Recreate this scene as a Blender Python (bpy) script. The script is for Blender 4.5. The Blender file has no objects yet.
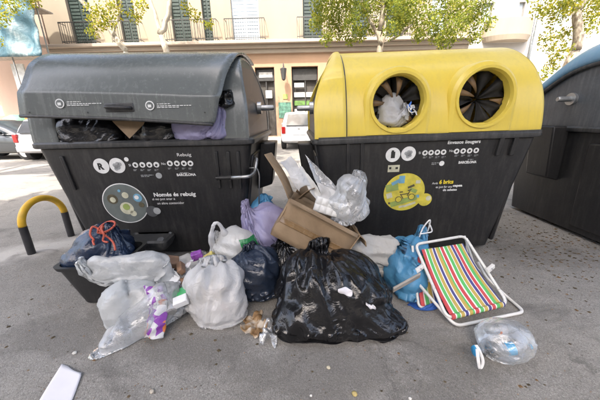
import bpy, math, random
import numpy as np
from mathutils import Vector, Matrix

scene = bpy.context.scene
col = scene.collection
R = math.radians
rng = np.random.default_rng(7)
random.seed(7)

# ------------------------------------------------------------------ camera
CAM_F, CAM_H, CAM_P, CAM_R = 272.0, 1.3, R(17), R(1.3)
cd = bpy.data.cameras.new('camera'); cam = bpy.data.objects.new('camera', cd); col.objects.link(cam)
cd.sensor_fit = 'HORIZONTAL'; cd.sensor_width = 36; cd.lens = 36 * CAM_F / 600
cd.clip_start = 0.05; cd.clip_end = 400
cam.matrix_world = Matrix.Translation((0, 0, CAM_H)) @ Matrix.Rotation(R(90) - CAM_P, 4, 'X') @ Matrix.Rotation(-CAM_R, 4, 'Z')
scene.camera = cam

# ------------------------------------------------------------------ sky, sun, exposure
SUN_EL = 58.0
SUN_H = Vector((-0.35, -0.94)).normalized()          # horizontal direction towards the sun
w = bpy.data.worlds.new('World'); scene.world = w; w.use_nodes = True
wn = w.node_tree.nodes; wl = w.node_tree.links
sky = wn.new('ShaderNodeTexSky'); sky.sky_type = 'NISHITA'; sky.sun_disc = False
sky.sun_elevation = R(SUN_EL); sky.sun_rotation = math.atan2(SUN_H.x, SUN_H.y)
sky.dust_density = 6.0; sky.air_density = 1.0; sky.ozone_density = 0.6
wn['Background'].inputs[1].default_value = 0.15
wl.new(sky.outputs[0], wn['Background'].inputs[0])
sd = bpy.data.lights.new('sun', 'SUN'); sun = bpy.data.objects.new('sun', sd); col.objects.link(sun)
sd.energy = 2.0; sd.angle = R(0.53); sd.color = (1.0, 0.94, 0.84)
sv = Vector((SUN_H.x * math.cos(R(SUN_EL)), SUN_H.y * math.cos(R(SUN_EL)), math.sin(R(SUN_EL))))
sun.rotation_euler = sv.to_track_quat('Z', 'Y').to_euler()
sun.location = (-10, -20, 30)
vs = scene.view_settings
vs.view_transform = 'Standard'; vs.look = 'None'; vs.gamma = 1.0; vs.use_curve_mapping = False
vs.exposure = 2.32
scene.render.engine = 'CYCLES'

# ------------------------------------------------------------------ helpers
def ray(px, py):
    u = (px - 300) / CAM_F; v = (200 - py) / CAM_F
    c, s = math.cos(CAM_R), math.sin(CAM_R)
    u, v = c * u + s * v, -s * u + c * v
    return np.array([u, math.cos(CAM_P) + v * math.sin(CAM_P), -math.sin(CAM_P) + v * math.cos(CAM_P)])
def at(px, py, Y):                                   # point of the place seen at a pixel, on the plane y = Y
    d = ray(px, py); return d * (Y / d[1]) + np.array([0, 0, CAM_H])
def on_plane(px, py, o, n):
    d = ray(px, py); c = np.array([0, 0, CAM_H]); t = np.dot(np.asarray(o) - c, n) / np.dot(d, n); return c + d * t

def tag(o, label=None, cat=None, group=None, kind=None):
    if label: o['label'] = label
    if cat: o['category'] = cat
    if group: o['group'] = group
    if kind: o['kind'] = kind
    return o
def empty(name, loc, label=None, cat=None, group=None):
    o = bpy.data.objects.new(name, None); col.objects.link(o); o.location = loc; o.empty_display_size = 0.1
    return tag(o, label, cat, group)
def root_loc(p):
    while p.parent: p = p.parent
    return np.array(p.get('_base', p.location))
def obj(name, verts, faces, mat, parent=None, loc=None, smooth=False, sub=0, bevel=0, solid=0, auto=None):
    """verts are world coordinates; the object is placed under parent (or at loc)."""
    v = np.asarray(verts, float)
    base = root_loc(parent) if parent else np.array(loc if loc is not None else (0, 0, 0), float)
    m = bpy.data.meshes.new(name); m.from_pydata((v - base).tolist(), [], [list(f) for f in faces]); m.update()
    o = bpy.data.objects.new(name, m); col.objects.link(o)
    if parent: o.parent = parent
    else: o.location = base
    mats = mat if isinstance(mat, (list, tuple)) else [mat]
    for mm in mats: m.materials.append(mm)
    if solid:
        s = o.modifiers.new('s', 'SOLIDIFY'); s.thickness = solid; s.offset = 0
    if bevel:
        b = o.modifiers.new('b', 'BEVEL'); b.width = bevel; b.segments = 2; b.limit_method = 'ANGLE'; b.angle_limit = R(40)
    if sub:
        s = o.modifiers.new('u', 'SUBSURF'); s.levels = sub; s.render_levels = sub
    if smooth or bevel:
        m.polygons.foreach_set('use_smooth', [True] * len(m.polygons))
        if bevel or auto:
            m.set_sharp_from_angle(angle=R(auto or 42))
    return o

class MB:
    def __init__(s): s.v = []; s.f = []
    def add(s, v, f):
        n = len(s.v); s.v += [tuple(map(float, p)) for p in v]; s.f += [tuple(i + n for i in q) for q in f]; return s
    def box(s, a, b):
        (x0, y0, z0), (x1, y1, z1) = a, b
        return s.add([(x0,y0,z0),(x1,y0,z0),(x1,y1,z0),(x0,y1,z0),(x0,y0,z1),(x1,y0,z1),(x1,y1,z1),(x0,y1,z1)],
                     [(3,2,1,0),(4,5,6,7),(0,1,5,4),(1,2,6,5),(2,3,7,6),(3,0,4,7)])
    def obox(s, c, ax, ay, az):                      # oriented box: centre and half axes
        c, ax, ay, az = map(np.asarray, (c, ax, ay, az))
        P = [c + i*ax + j*ay + k*az for k in (-1,1) for (i,j) in ((-1,-1),(1,-1),(1,1),(-1,1))]
        return s.add(P, [(3,2,1,0),(4,5,6,7),(0,1,5,4),(1,2,6,5),(2,3,7,6),(3,0,4,7)])
    def loft(s, rings, cap0=True, cap1=True, closed=True):
        n = len(rings[0]); base = len(s.v)
        for r in rings: s.v += [tuple(map(float, p)) for p in r]
        m = n if closed else n - 1
        for i in range(len(rings) - 1):
            for k in range(m):
                a = base + i*n + k; b = base + i*n + (k+1) % n
                s.f.append((a, b, b + n, a + n))
        if cap0: s.f.append(tuple(base + k for k in range(n))[::-1])
        if cap1: s.f.append(tuple(base + (len(rings)-1)*n + k for k in range(n)))
        return s
    def tube(s, path, r, seg=10, caps=True):
        P = [Vector(p) for p in path]; rad = r if hasattr(r, '__len__') else [r] * len(P)
        rings = []; up = None
        for i, p in enumerate(P):
            t = (P[min(i+1, len(P)-1)] - P[max(i-1, 0)]).normalized()
            if up is None: up = t.orthogonal().normalized()
            up = (up - t * up.dot(t)).normalized(); b = t.cross(up)
            rings.append([p + (up * math.cos(2*math.pi*k/seg) + b * math.sin(2*math.pi*k/seg)) * rad[i] for k in range(seg)])
        return s.loft(rings, caps, caps)
    def cyl(s, a, b, r, seg=20, r2=None):
        return s.tube([a, b], [r, r if r2 is None else r2], seg)
    def build(s, name, mat, parent=None, **k): return obj(name, s.v, s.f, mat, parent, **k)

def round_path(pts, r, n=5):
    P = [Vector(p) for p in pts]; out = [P[0]]
    for i in range(1, len(P) - 1):
        a = (P[i-1] - P[i]); b = (P[i+1] - P[i]); d = min(r, a.length * .45, b.length * .45)
        p0 = P[i] + a.normalized() * d; p2 = P[i] + b.normalized() * d
        for k in range(n + 1):
            t = k / n; out.append(p0 * (1-t)**2 + P[i] * 2*t*(1-t) + p2 * t*t)
    return out + [P[-1]]
def rrect(x0, x1, y0, y1, r, z, n=5):
    out = []
    for cx, cy, a in ((x1-r, y1-r, 0), (x0+r, y1-r, 90), (x0+r, y0+r, 180), (x1-r, y0+r, 270)):
        for k in range(n + 1):
            t = R(a + 90*k/n); out.append((cx + r*math.cos(t), cy + r*math.sin(t), z))
    return out
def smooth_poly(P, n=6):                             # Catmull-Rom through 2D points
    P = [np.asarray(p, float) for p in P]; out = []
    for i in range(len(P) - 1):
        p0, p1, p2, p3 = P[max(i-1, 0)], P[i], P[i+1], P[min(i+2, len(P)-1)]
        for k in range(n):
            t = k / n
            out.append(.5*((2*p1) + (-p0+p2)*t + (2*p0-5*p1+4*p2-p3)*t*t + (-p0+3*p1-3*p2+p3)*t**3))
    return out + [P[-1]]

# ------------------------------------------------------------------ materials
class NT:
    def __init__(s, name):
        s.m = bpy.data.materials.new(name); s.m.use_nodes = True; s.t = s.m.node_tree; s.n = s.t.nodes; s.l = s.t.links
        s.p = s.n['Principled BSDF']; s.out = s.n['Material Output']; s._co = None
    def co(s):
        if s._co is None: s._co = s.n.new('ShaderNodeTexCoord').outputs['Object']
        return s._co
    def new(s, t, **k):
        x = s.n.new(t)
        for a, b in k.items(): setattr(x, a, b)
        return x
    def set(s, inp, v):
        if hasattr(v, 'is_linked') or isinstance(v, bpy.types.NodeSocket): s.l.new(v, inp)
        else: inp.default_value = v
    def noise(s, scale, detail=4, rough=.55, dist=0, vec=None, out='Fac'):
        x = s.new('ShaderNodeTexNoise'); x.inputs['Scale'].default_value = scale; x.inputs['Detail'].default_value = detail
        x.inputs['Roughness'].default_value = rough; x.inputs['Distortion'].default_value = dist
        s.l.new(vec or s.co(), x.inputs['Vector']); return x.outputs[out]
    def voro(s, scale, feature='F1', vec=None, out='Distance', rnd=1):
        x = s.new('ShaderNodeTexVoronoi', feature=feature); x.inputs['Scale'].default_value = scale; x.inputs['Randomness'].default_value = rnd
        s.l.new(vec or s.co(), x.inputs['Vector']); return x.outputs[out]
    def math(s, op, a, b=0.0, c=None, clamp=False):
        x = s.new('ShaderNodeMath', operation=op, use_clamp=clamp); s.set(x.inputs[0], a); s.set(x.inputs[1], b)
        if c is not None: s.set(x.inputs[2], c)
        return x.outputs[0]
    def ramp(s, f, stops):
        x = s.new('ShaderNodeValToRGB'); s.l.new(f, x.inputs[0]); e = x.color_ramp.elements
        while len(e) < len(stops): e.new(.5)
        for q, (p, c) in zip(e, stops):
            q.position = p; q.color = (c, c, c, 1) if isinstance(c, (int, float)) else (*c, 1)
        return x.outputs[0]
    def mix(s, f, a, b, blend='MIX'):
        x = s.new('ShaderNodeMix', data_type='RGBA', blend_type=blend)
        s.set(x.inputs[0], f)
        for i, v in ((6, a), (7, b)): s.set(x.inputs[i], (*v, 1) if isinstance(v, tuple) and len(v) == 3 else v)
        return x.outputs[2]
    def mapping(s, scale=(1,1,1), loc=(0,0,0), rot=(0,0,0)):
        x = s.new('ShaderNodeMapping'); s.l.new(s.co(), x.inputs[0])
        x.inputs['Scale'].default_value = scale; x.inputs['Location'].default_value = loc; x.inputs['Rotation'].default_value = rot
        return x.outputs[0]
    def bump(s, h, strength=.3, dist=.01, prev=None):
        x = s.new('ShaderNodeBump'); x.inputs['Strength'].default_value = strength; x.inputs['Distance'].default_value = dist
        s.l.new(h, x.inputs['Height'])
        if prev: s.l.new(prev, x.inputs['Normal'])
        return x.outputs[0]
    def base(s, c): s.set(s.p.inputs['Base Color'], (*c, 1) if isinstance(c, tuple) else c)
    def rough(s, r): s.set(s.p.inputs['Roughness'], r)
    def normal(s, n): s.l.new(n, s.p.inputs['Normal'])

def plain(name, c, rough=.6, var=.12, scale=8, metal=0, bump=.0, bscale=60):
    t = NT(name)
    f = t.noise(scale, 5); lo = tuple(x*(1-var) for x in c); hi = tuple(min(1, x*(1+var)) for x in c)
    t.base(t.ramp(f, [(.3, lo), (.7, hi)])); t.rough(t.ramp(t.noise(scale*2.3), [(.3, max(.05, rough-.1)), (.7, min(1, rough+.1))]))
    t.p.inputs['Metallic'].default_value = metal
    if bump: t.normal(t.bump(t.noise(bscale, 5), bump, .01))
    return t.m

def dusty_plastic(name, c, dust=(.30,.28,.25), amount=.35, rough=.42, bump=.08):
    """moulded plastic: scuffs, vertical dirt runs, dust towards blotches"""
    t = NT(name)
    run = t.noise(3.0, 6, .65, .4, t.mapping((9, 9, .8)))
    blot = t.noise(2.4, 7, .65, .6)
    fine = t.noise(55, 3)
    f = t.math('MULTIPLY', t.ramp(run, [(.45, 0), (.75, 1)]), t.ramp(blot, [(.35, .2), (.7, 1)]))
    f = t.math('MULTIPLY', f, amount); f = t.math('ADD', f, t.math('MULTIPLY', t.ramp(fine, [(.5, 0), (.8, 1)]), amount*.25), clamp=True)
    scr = t.ramp(t.noise(2.2, 3, .5, 2.5, t.mapping((14, 14, 2), rot=(.3, .5, .2))), [(.495, 0), (.5, 1), (.505, 0)])
    f = t.math('ADD', f, t.math('MULTIPLY', scr, .10), clamp=True)
    t.base(t.mix(f, c, dust)); t.rough(t.math('ADD', t.math('MULTIPLY', f, .45), rough, clamp=True))
    b = t.bump(t.noise(2.2, 2), .18, .02); t.normal(t.bump(t.noise(140, 3), bump, .004, b))
    return t.m

def crease_bump(t, k=1.0):
    d = t.noise(7, 3, .5, 0, None, 'Color')
    mv = t.new('ShaderNodeMix', data_type='RGBA', blend_type='LINEAR_LIGHT'); mv.inputs[0].default_value = .09
    t.l.new(t.co(), mv.inputs[6]); t.l.new(d, mv.inputs[7]); vec = mv.outputs[2]
    r1 = t.math('ABSOLUTE', t.math('SUBTRACT', t.noise(8, 5, .6, 1.0), .5))
    r2 = t.math('ABSOLUTE', t.math('SUBTRACT', t.noise(21, 4, .6, .8, vec), .5))
    n1 = t.bump(r1, .75*k, .05); n2 = t.bump(r2, .5*k, .022, n1)
    return t.bump(t.voro(34, 'F1', vec), .22*k, .012, n2)

def bag_opaque(name, c, rough=.3, k=1.0, spec=.5, sheen=0.0, dust=.0):
    t = NT(name)
    f = t.noise(5, 4)
    cc = t.ramp(f, [(.3, tuple(x*.8 for x in c)), (.7, tuple(min(1, x*1.2) for x in c))])
    if dust: cc = t.mix(t.math('MULTIPLY', t.ramp(t.noise(9, 6, .7), [(.5, 0), (.75, 1)]), dust), cc, (.35,.32,.28))
    t.base(cc); t.rough(rough); t.p.inputs['Specular IOR Level'].default_value = spec
    t.normal(crease_bump(t, k)); return t.m

def bag_thin(name, c, trans=.35, clear=.0, rough=.35, k=.8, gl=.12, prints=None):
    """thin film: diffuse + translucent + some see-through + gloss"""
    t = NT(name); n = crease_bump(t, k)
    cc = t.ramp(t.noise(4, 4), [(.3, tuple(x*.88 for x in c)), (.7, c)])
    if prints: cc = prints(t, cc)
    df = t.new('ShaderNodeBsdfDiffuse'); tr = t.new('ShaderNodeBsdfTranslucent'); gs = t.new('ShaderNodeBsdfGlossy'); tp = t.new('ShaderNodeBsdfTransparent')
    for x in (df, tr): t.l.new(cc, x.inputs[0]); t.l.new(n, x.inputs['Normal'])
    t.l.new(n, gs.inputs['Normal']); gs.inputs['Roughness'].default_value = rough; gs.inputs[0].default_value = (1,1,1,1)
    def mx(f, a, b):
        x = t.new('ShaderNodeMixShader'); t.set(x.inputs[0], f); t.l.new(a, x.inputs[1]); t.l.new(b, x.inputs[2]); return x.outputs[0]
    s = mx(trans, df.outputs[0], tr.outputs[0])
    lw = t.new('ShaderNodeLayerWeight'); lw.inputs[0].default_value = .3; t.l.new(n, lw.inputs['Normal'])
    if clear:
        haze = t.ramp(t.noise(6, 5, .6, 1), [(.35, min(1, clear*1.15)), (.7, clear*.72)])
        s = mx(t.math('MULTIPLY', haze, t.math('SUBTRACT', 1.0, t.math('MULTIPLY', lw.outputs['Facing'], .6))), s, tp.outputs[0])
    s = mx(t.math('ADD', gl*.4, t.math('MULTIPLY', lw.outputs['Fresnel'], gl*3), clamp=True), s, gs.outputs[0])
    t.l.new(s, t.out.inputs[0]); return t.m

M = {}
M['black_plastic'] = dusty_plastic('black_plastic', (.013, .013, .014), amount=.13, rough=.42)
M['rim_plastic'] = dusty_plastic('rim_plastic', (.035, .036, .037), amount=.35, rough=.4)
M['lid_grey'] = dusty_plastic('lid_grey', (.128, .138, .134), dust=(.32, .33, .31), amount=.34, rough=.24, bump=.015)
M['lid_yellow'] = dusty_plastic('lid_yellow', (.72, .55, .085), dust=(.42, .34, .13), amount=.38, rough=.3, bump=.04)
M['lid_blue'] = dusty_plastic('lid_blue', (.15, .30, .43), dust=(.36, .40, .43), amount=.4, rough=.3, bump=.04)
M['end_grey'] = dusty_plastic('end_grey', (.06, .062, .066), dust=(.28, .27, .25), amount=.4, rough=.4)
M['end_pale'] = dusty_plastic('end_pale', (.085, .094, .102), dust=(.3, .3, .3), amount=.5, rough=.32)
M['steel'] = plain('galvanised_steel', (.45, .46, .46), .38, .2, 12, .8)
M['dark_steel'] = plain('dark_steel', (.16, .165, .17), .45, .25, 10, .6)
M['rubber'] = plain('brown_rubber', (.008, .007, .006), .7, .5, 12, 0, .2, 40)
M['rubber_brown'] = plain('worn_rubber', (.15, .09, .04), .5, .4, 14)
M['white_print'] = plain('white_print', (.74, .74, .72), .5, .1, 20)
M['black_print'] = plain('black_print', (.02, .02, .02), .5, .1, 20)
M['grey_print'] = plain('grey_print', (.34, .35, .35), .5, .1, 20)
M['yellow_print'] = plain('yellow_print', (.74, .58, .04), .5, .08, 20)
M['pad_grey'] = plain('sticker_grey', (.13, .15, .142), .45, .15, 14)
M['sticker_yellow'] = plain('sticker_yellow', (.62, .53, .07), .5, .2, 16)
M['sticker_green'] = plain('sticker_green', (.28, .36, .1), .5, .2, 16)
M['sticker_blue'] = plain('sticker_blue', (.16, .36, .5), .5, .2, 16)
M['sticker_brown'] = plain('sticker_brown', (.1, .085, .05), .5, .3, 16)
M['sticker_cream'] = plain('sticker_cream', (.55, .54, .40), .5, .2, 16)
M['hoop_yellow'] = plain('hoop_yellow', (.70, .42, .03), .42, .18, 9, 0, .08, 50)
M['hoop_black'] = plain('hoop_black', (.03, .03, .032), .5, .3, 9)
M['bag_black'] = bag_opaque('bag_black', (.008, .008, .009), .16, .24, .5, dust=.03)
M['bag_navy'] = bag_opaque('bag_navy', (.016, .024, .042), .2, .28, .55)
M['bag_denim'] = bag_opaque('bag_denim', (.016, .028, .058), .16, .3, .6)
M['bag_blue'] = bag_thin('bag_blue', (.13, .42, .70), .4, .10, .35, .3, .07)
M['bag_royal'] = bag_opaque('bag_royal', (.03, .10, .36), .4, .8, .4)
M['bag_white'] = bag_thin('bag_white', (.82, .82, .82), .4, .18, .22, .55, .09)
M['bag_milky'] = bag_thin('bag_milky', (.80, .82, .82), .42, .32, .2, .5, .11)
M['bag_grubby'] = bag_thin('bag_grubby', (.68, .67, .64), .35, .06, .45, .45, .04)
M['bag_lavender'] = bag_thin('bag_lavender', (.46, .43, .66), .4, .08, .4, .3, .06)
M['film'] = bag_thin('clear_film', (.80, .83, .85), .3, .86, .07, .45, .26)
M['film_hazy'] = bag_thin('hazy_film', (.82, .84, .85), .35, .70, .10, .4, .20)
def green_logo(t, cc):
    g = t.new('ShaderNodeSeparateXYZ'); t.l.new(t.co(), g.inputs[0])
    def band(s, a, b): return t.math('MULTIPLY', t.math('GREATER_THAN', s, a), t.math('LESS_THAN', s, b))
    x = t.math('ADD', g.outputs[0], t.math('MULTIPLY', g.outputs[2], .35))
    k = t.math('MULTIPLY', band(x, .26, .37), band(g.outputs[2], .26, .40))
    inner = t.math('MULTIPLY', t.math('MULTIPLY', band(x, .285, .345), band(g.outputs[2], .285, .365)), t.math('GREATER_THAN', t.noise(26, 2), .5))
    return t.mix(inner, t.mix(k, cc, (.03, .33, .10)), (.72, .74, .5))
M['bag_greenlogo'] = bag_thin('bag_white_green_print', (.82, .82, .80), .4, .08, .22, .55, .09, green_logo)
def purple_print(t, cc):
    v = t.voro(24, 'F1', None, 'Color'); s = t.new('ShaderNodeSeparateColor'); t.l.new(v, s.inputs[0])
    k = t.math('GREATER_THAN', s.outputs[0], .56); o = t.math('GREATER_THAN', s.outputs[1], .82)
    return t.mix(o, t.mix(k, cc, (.24, .05, .36)), (.72, .22, .06))
M['wrapper_purple'] = bag_thin('wrapper_purple', (.64, .64, .66), .2, 0, .3, .5, .1, purple_print)
def contents():
    t = NT('bag_contents'); v = t.voro(16, 'F1', None, 'Color'); s_ = t.new('ShaderNodeSeparateColor'); t.l.new(v, s_.inputs[0])
    t.base(t.ramp(s_.outputs[0], [(0, (.45, .42, .36)), (.3, (.30, .20, .12)), (.45, (.55, .54, .52)), (.65, (.12, .16, .10)), (.78, (.40, .14, .10)), (.88, (.10, .18, .30)), (1, (.5, .48, .40))])); t.rough(.7); return t.m
M['contents'] = contents()
M['string_red'] = plain('string_red', (.50, .10, .06), .5, .2, 30)
M['tie_white'] = plain('tie_white', (.70, .70, .70), .5, .1, 30)
M['tie_blue'] = plain('tie_blue', (.05, .16, .5), .5, .1, 30)
M['paper'] = plain('paper_white', (.66, .65, .68), .75, .04, 8, 0, .06, 20)
M['tin'] = plain('tin_metal', (.55, .55, .55), .3, .2, 14, .8)
M['food_brown'] = plain('food_brown', (.33, .17, .05), .6, .5, 12, 0, .5, 25)
M['egg_tray'] = plain('moulded_tray', (.62, .62, .60), .7, .06, 12, 0, .15, 30)
M['wood_grey'] = plain('wood_grey', (.34, .31, .27), .7, .3, 9, 0, .2, 40)
M['chair_white'] = plain('chair_white', (.64, .63, .60), .35, .12, 22, 0, .05, 60)
M['cap_blue'] = plain('cap_blue', (.05, .36, .66), .35, .1, 20)
def rusty_white():
    t = NT('chair_white_rust'); f = t.ramp(t.noise(38, 5, .7, .5), [(.60, 0), (.70, 1)])
    f = t.math('MULTIPLY', f, t.ramp(t.noise(7, 3), [(.4, .1), (.65, 1)])); t.base(t.mix(f, (.64, .63, .60), (.20, .10, .05))); t.rough(.38); return t.m
M['chair_white'] = rusty_white()
def cardboard():
    t = NT('cardboard')
    corr = t.noise(1.0, 2, .5, 0, t.mapping((3, 3, 160)))
    st = t.ramp(t.noise(4, 6, .6, .5), [(.3, (.15, .10, .056)), (.5, (.24, .168, .10)), (.7, (.31, .225, .14))])
    t.base(t.mix(t.math('MULTIPLY', corr, .15), st, (.22, .14, .07))); t.rough(.8)
    t.normal(t.bump(corr, .1, .003, t.bump(t.noise(6, 4), .2, .02))); return t.m
M['cardboard'] = cardboard()
def stripes():
    """woven deck chair canvas: bands across the width (u) from the UV map"""
    t = NT('striped_canvas')
    uv = t.new('ShaderNodeUVMap'); g = t.new('ShaderNodeSeparateXYZ'); t.l.new(uv.outputs[0], g.inputs[0])
    Wt, Rd, Gn, Oc, Bl = (.74,.74,.70), (.50,.035,.05), (.07,.42,.10), (.46,.33,.06), (.035,.035,.20)
    seq = [(Rd,3),(Wt,1.2),(Gn,3),(Wt,.8),(Oc,3),(Wt,.8),(Bl,2.6),(Wt,.8),(Oc,3),(Gn,1.6),(Wt,.9),(Rd,3),(Wt,1.2),(Gn,3),(Wt,.8),(Oc,3),(Wt,.8),(Bl,2.6),(Wt,.8),(Rd,3),(Wt,1),(Gn,3),(Oc,2.6),(Wt,.8),(Bl,1.6)]
    tot = sum(b for a, b in seq); cur = 0; stops = []
    for c, b in seq: stops.append((cur/tot, c)); cur += b
    x = t.new('ShaderNodeValToRGB'); x.color_ramp.interpolation = 'CONSTANT'; e = x.color_ramp.elements
    while len(e) < len(stops): e.new(.99)
    for q, (p, c) in zip(e, stops): q.position = p; q.color = (*c, 1)
    wob = t.math('ADD', g.outputs[0], t.math('MULTIPLY', t.math('SUBTRACT', t.noise(40, 2), .5), .006))
    t.l.new(wob, x.inputs[0])
    weave = t.noise(320, 2)
    t.base(t.mix(t.math('MULTIPLY', t.noise(9, 5, .6), .22), x.outputs[0], (.30,.27,.22))); t.rough(.85)
    t.normal(t.bump(weave, .25, .002)); return t.m
M['canvas'] = stripes()
M['tape'] = plain('brown_tape', (.20, .125, .06), .25, .2, 12)
def asphalt():
    t = NT('asphalt')
    big = t.noise(.55, 5, .6, .3); mid = t.noise(5, 6, .65); fine = t.noise(210, 3, .6); agg = t.voro(215, 'F1', None, 'Color'); ag2 = t.voro(215)
    c = t.ramp(big, [(.3, (.185, .174, .157)), (.7, (.285, .270, .246))])
    c = t.mix(t.ramp(mid, [(.35, 0.0), (.75, .45)]), c, (.150, .143, .133))
    s = t.new('ShaderNodeSeparateColor'); t.l.new(agg, s.inputs[0])
    c = t.mix(t.math('MULTIPLY', t.ramp(s.outputs[0], [(.62, 0), (.95, 1)]), .4), c, (.42, .41, .38))
    c = t.mix(t.math('MULTIPLY', t.ramp(s.outputs[1], [(.6, 0), (.95, 1)]), .45), c, (.06, .057, .053))
    # pale dusty concrete patch worn into the surface round the hoop
    g = t.new('ShaderNodeSeparateXYZ'); t.l.new(t.co(), g.inputs[0]); X, Y = g.outputs[0], g.outputs[1]
    d = t.math('ADD', t.math('SUBTRACT', Y, 2.62), t.math('MULTIPLY', t.math('ADD', X, 2.9), -.52))
    d = t.math('ADD', t.math('ABSOLUTE', d), t.math('MULTIPLY', t.math('SUBTRACT', t.noise(2.6, 6, .65), .5), .55))
    k = t.math('MULTIPLY', t.ramp(d, [(.10, 1), (.34, 0)]), t.ramp(X, [(0, 1), (1, 1)]))
    k = t.math('MULTIPLY', k, t.math('LESS_THAN', X, -1.95)); k = t.math('MULTIPLY', k, t.math('GREATER_THAN', X, -6.0))
    c = t.mix(t.math('MULTIPLY', k, .85), c, (.46, .44, .41))
    # oil and drip stains
    st = t.ramp(t.noise(1.7, 4, .6, .8, t.mapping((1, 1.5, 1), (3, 1, 0))), [(.58, 0), (.70, 1)])
    c = t.mix(t.math('MULTIPLY', st, .5), c, (.050, .046, .042))
    # rusty dirt flecks
    ru = t.ramp(t.noise(3.4, 6, .75, .5, t.mapping((1, 1, 1), (9, 4, 0))), [(.64, 0), (.74, 1)])
    c = t.mix(t.math('MULTIPLY', ru, .45), c, (.20, .13, .06))
    sn = t.noise(4.2, 6, .65, .3)
    # cracks
    wv = t.new('ShaderNodeMix', data_type='RGBA', blend_type='LINEAR_LIGHT'); wv.inputs[0].default_value = .35
    t.l.new(t.co(), wv.inputs[6]); t.l.new(t.noise(1.6, 6, .65, 0, None, 'Color'), wv.inputs[7])
    cr = t.ramp(t.voro(.55, 'DISTANCE_TO_EDGE', wv.outputs[2]), [(.0, 1), (.011, 0)])
    cr = t.math('MULTIPLY', cr, t.ramp(t.noise(.8, 3), [(.48, 0), (.6, 1)]))
    c = t.mix(t.math('MULTIPLY', cr, .75), c, (.045, .042, .038))
    for sx, sy, ra, rb in ((.12, 1.12, .62, .20), (-.62, 1.28, .40, .16), (.78, 1.12, .30, .34), (-1.5, 1.45, .5, .22), (2.5, 2.3, .9, .35)):
        e1 = t.math('DIVIDE', t.math('SUBTRACT', X, sx), ra); e2 = t.math('DIVIDE', t.math('SUBTRACT', Y, sy), rb)
        dd = t.math('ADD', t.math('MULTIPLY', e1, e1), t.math('MULTIPLY', e2, e2)); dd = t.math('ADD', dd, t.math('MULTIPLY', t.math('SUBTRACT', sn, .5), 3.2))
        c = t.mix(t.math('MULTIPLY', t.ramp(dd, [(.35, 1), (.95, 0)]), .42), c, (.085, .078, .068))
    # small tar drips and gum spots
    gm = t.ramp(t.voro(4.5), [(.03, 1), (.055, 0)]); c = t.mix(t.math('MULTIPLY', gm, .5), c, (.07, .066, .062))
    sm = t.ramp(t.noise(2.1, 7, .7, .4, t.mapping((1, 1, 1), (21, 7, 0))), [(.5, 0), (.72, 1)]); c = t.mix(t.math('MULTIPLY', sm, .28), c, (.12, .110, .096))
    t.base(c); t.rough(.88)
    h = t.math('ADD', t.math('MULTIPLY', ag2, -.6), t.math('MULTIPLY', fine, .5))
    t.normal(t.bump(h, .45, .004, t.bump(mid, .4, .02))); return t.m
M['asphalt'] = asphalt()
M['pavement'] = plain('pavement', (.30, .28, .26), .8, .2, 3, 0, .3, 40)
M['kerb'] = plain('kerb_stone', (.34, .33, .31), .8, .2, 4, 0, .3, 40)
def stucco(name, c, var=.12):
    t = NT(name)
    st = t.noise(.7, 6, .65, .3, t.mapping((1, 1, .4)))
    t.base(t.ramp(st, [(.3, tuple(x*(1-var) for x in c)), (.7, c)])); t.rough(.85)
    t.normal(t.bump(t.noise(18, 5), .15, .02)); return t.m
M['cream'] = stucco('cream_stucco', (.31, .26, .195)); M['peach'] = stucco('peach_stucco', (.42, .27, .175)); M['moulding'] = stucco('moulding_stucco', (.38, .32, .26))
M['white_wall'] = stucco('white_stucco', (.36, .34, .31)); M['pinkwall'] = stucco('rose_stucco', (.50, .36, .28))
M['shutter_green'] = plain('shutter_green', (.028, .045, .040), .5, .2, 6)
M['shutter_pale'] = plain('shutter_pale', (.48, .54, .60), .5, .1, 6)
M['iron'] = plain('iron', (.05, .05, .05), .5, .2, 8)
M['dark_inside'] = plain('shop_interior', (.05, .045, .04), .6, .4, 3)
M['shop_green'] = plain('shop_shelf_green', (.10, .20, .05), .6, .5, 5)
M['shop_white'] = plain('shop_white', (.62, .62, .6), .6, .2, 5)
M['poster'] = plain('poster_green', (.09, .20, .15), .5, .5, 7)
def glass(name, c=(.02,.025,.03)):
    t = NT(name); t.base(c); t.rough(.12); t.p.inputs['Specular IOR Level'].default_value = .25
    t.base(t.ramp(t.noise(2.5, 3), [(.35, c), (.7, tuple(x*1.8 for x in c))])); return t.m
M['glass'] = glass('dark_glass')
def paint(name, c):
    t = NT(name); t.base(t.ramp(t.noise(3, 4), [(.3, tuple(x*.92 for x in c)), (.7, c)])); t.rough(.28)
    t.p.inputs['Coat Weight'].default_value = .7; t.p.inputs['Coat Roughness'].default_value = .06; return t.m
M['car_white'] = paint('car_white', (.72, .72, .72)); M['car_black'] = paint('car_black', (.025, .03, .035)); M['car_silver'] = paint('car_silver', (.42, .43, .44))
M['car_red'] = paint('tail_red', (.45, .015, .012)); M['tyre'] = plain('tyre', (.02, .02, .02), .85, .2, 10); M['amber'] = paint('amber', (.6, .2, .03))
M['headlight'] = paint('headlight', (.6, .62, .64))
def net():
    t = NT('blue_netting')
    f = t.noise(1.3, 6, .6, .6, t.mapping((1, 1, .5))); t.base(t.ramp(f, [(.38, (.012, .045, .06)), (.5, (.025, .075, .10)), (.6, (.10, .16, .18)), (.72, (.30, .33, .34))])); t.rough(.6)
    t.normal(t.bump(t.noise(3, 5, .6, .5), .6, .08)); return t.m
M['net'] = net()
def bark(name, a, b):
    t = NT(name); f = t.noise(7, 5, .6, .4, t.mapping((1, 1, .5))); t.base(t.ramp(f, [(.4, a), (.62, b)])); t.rough(.85)
    t.normal(t.bump(t.noise(24, 5), .4, .02)); return t.m
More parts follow.
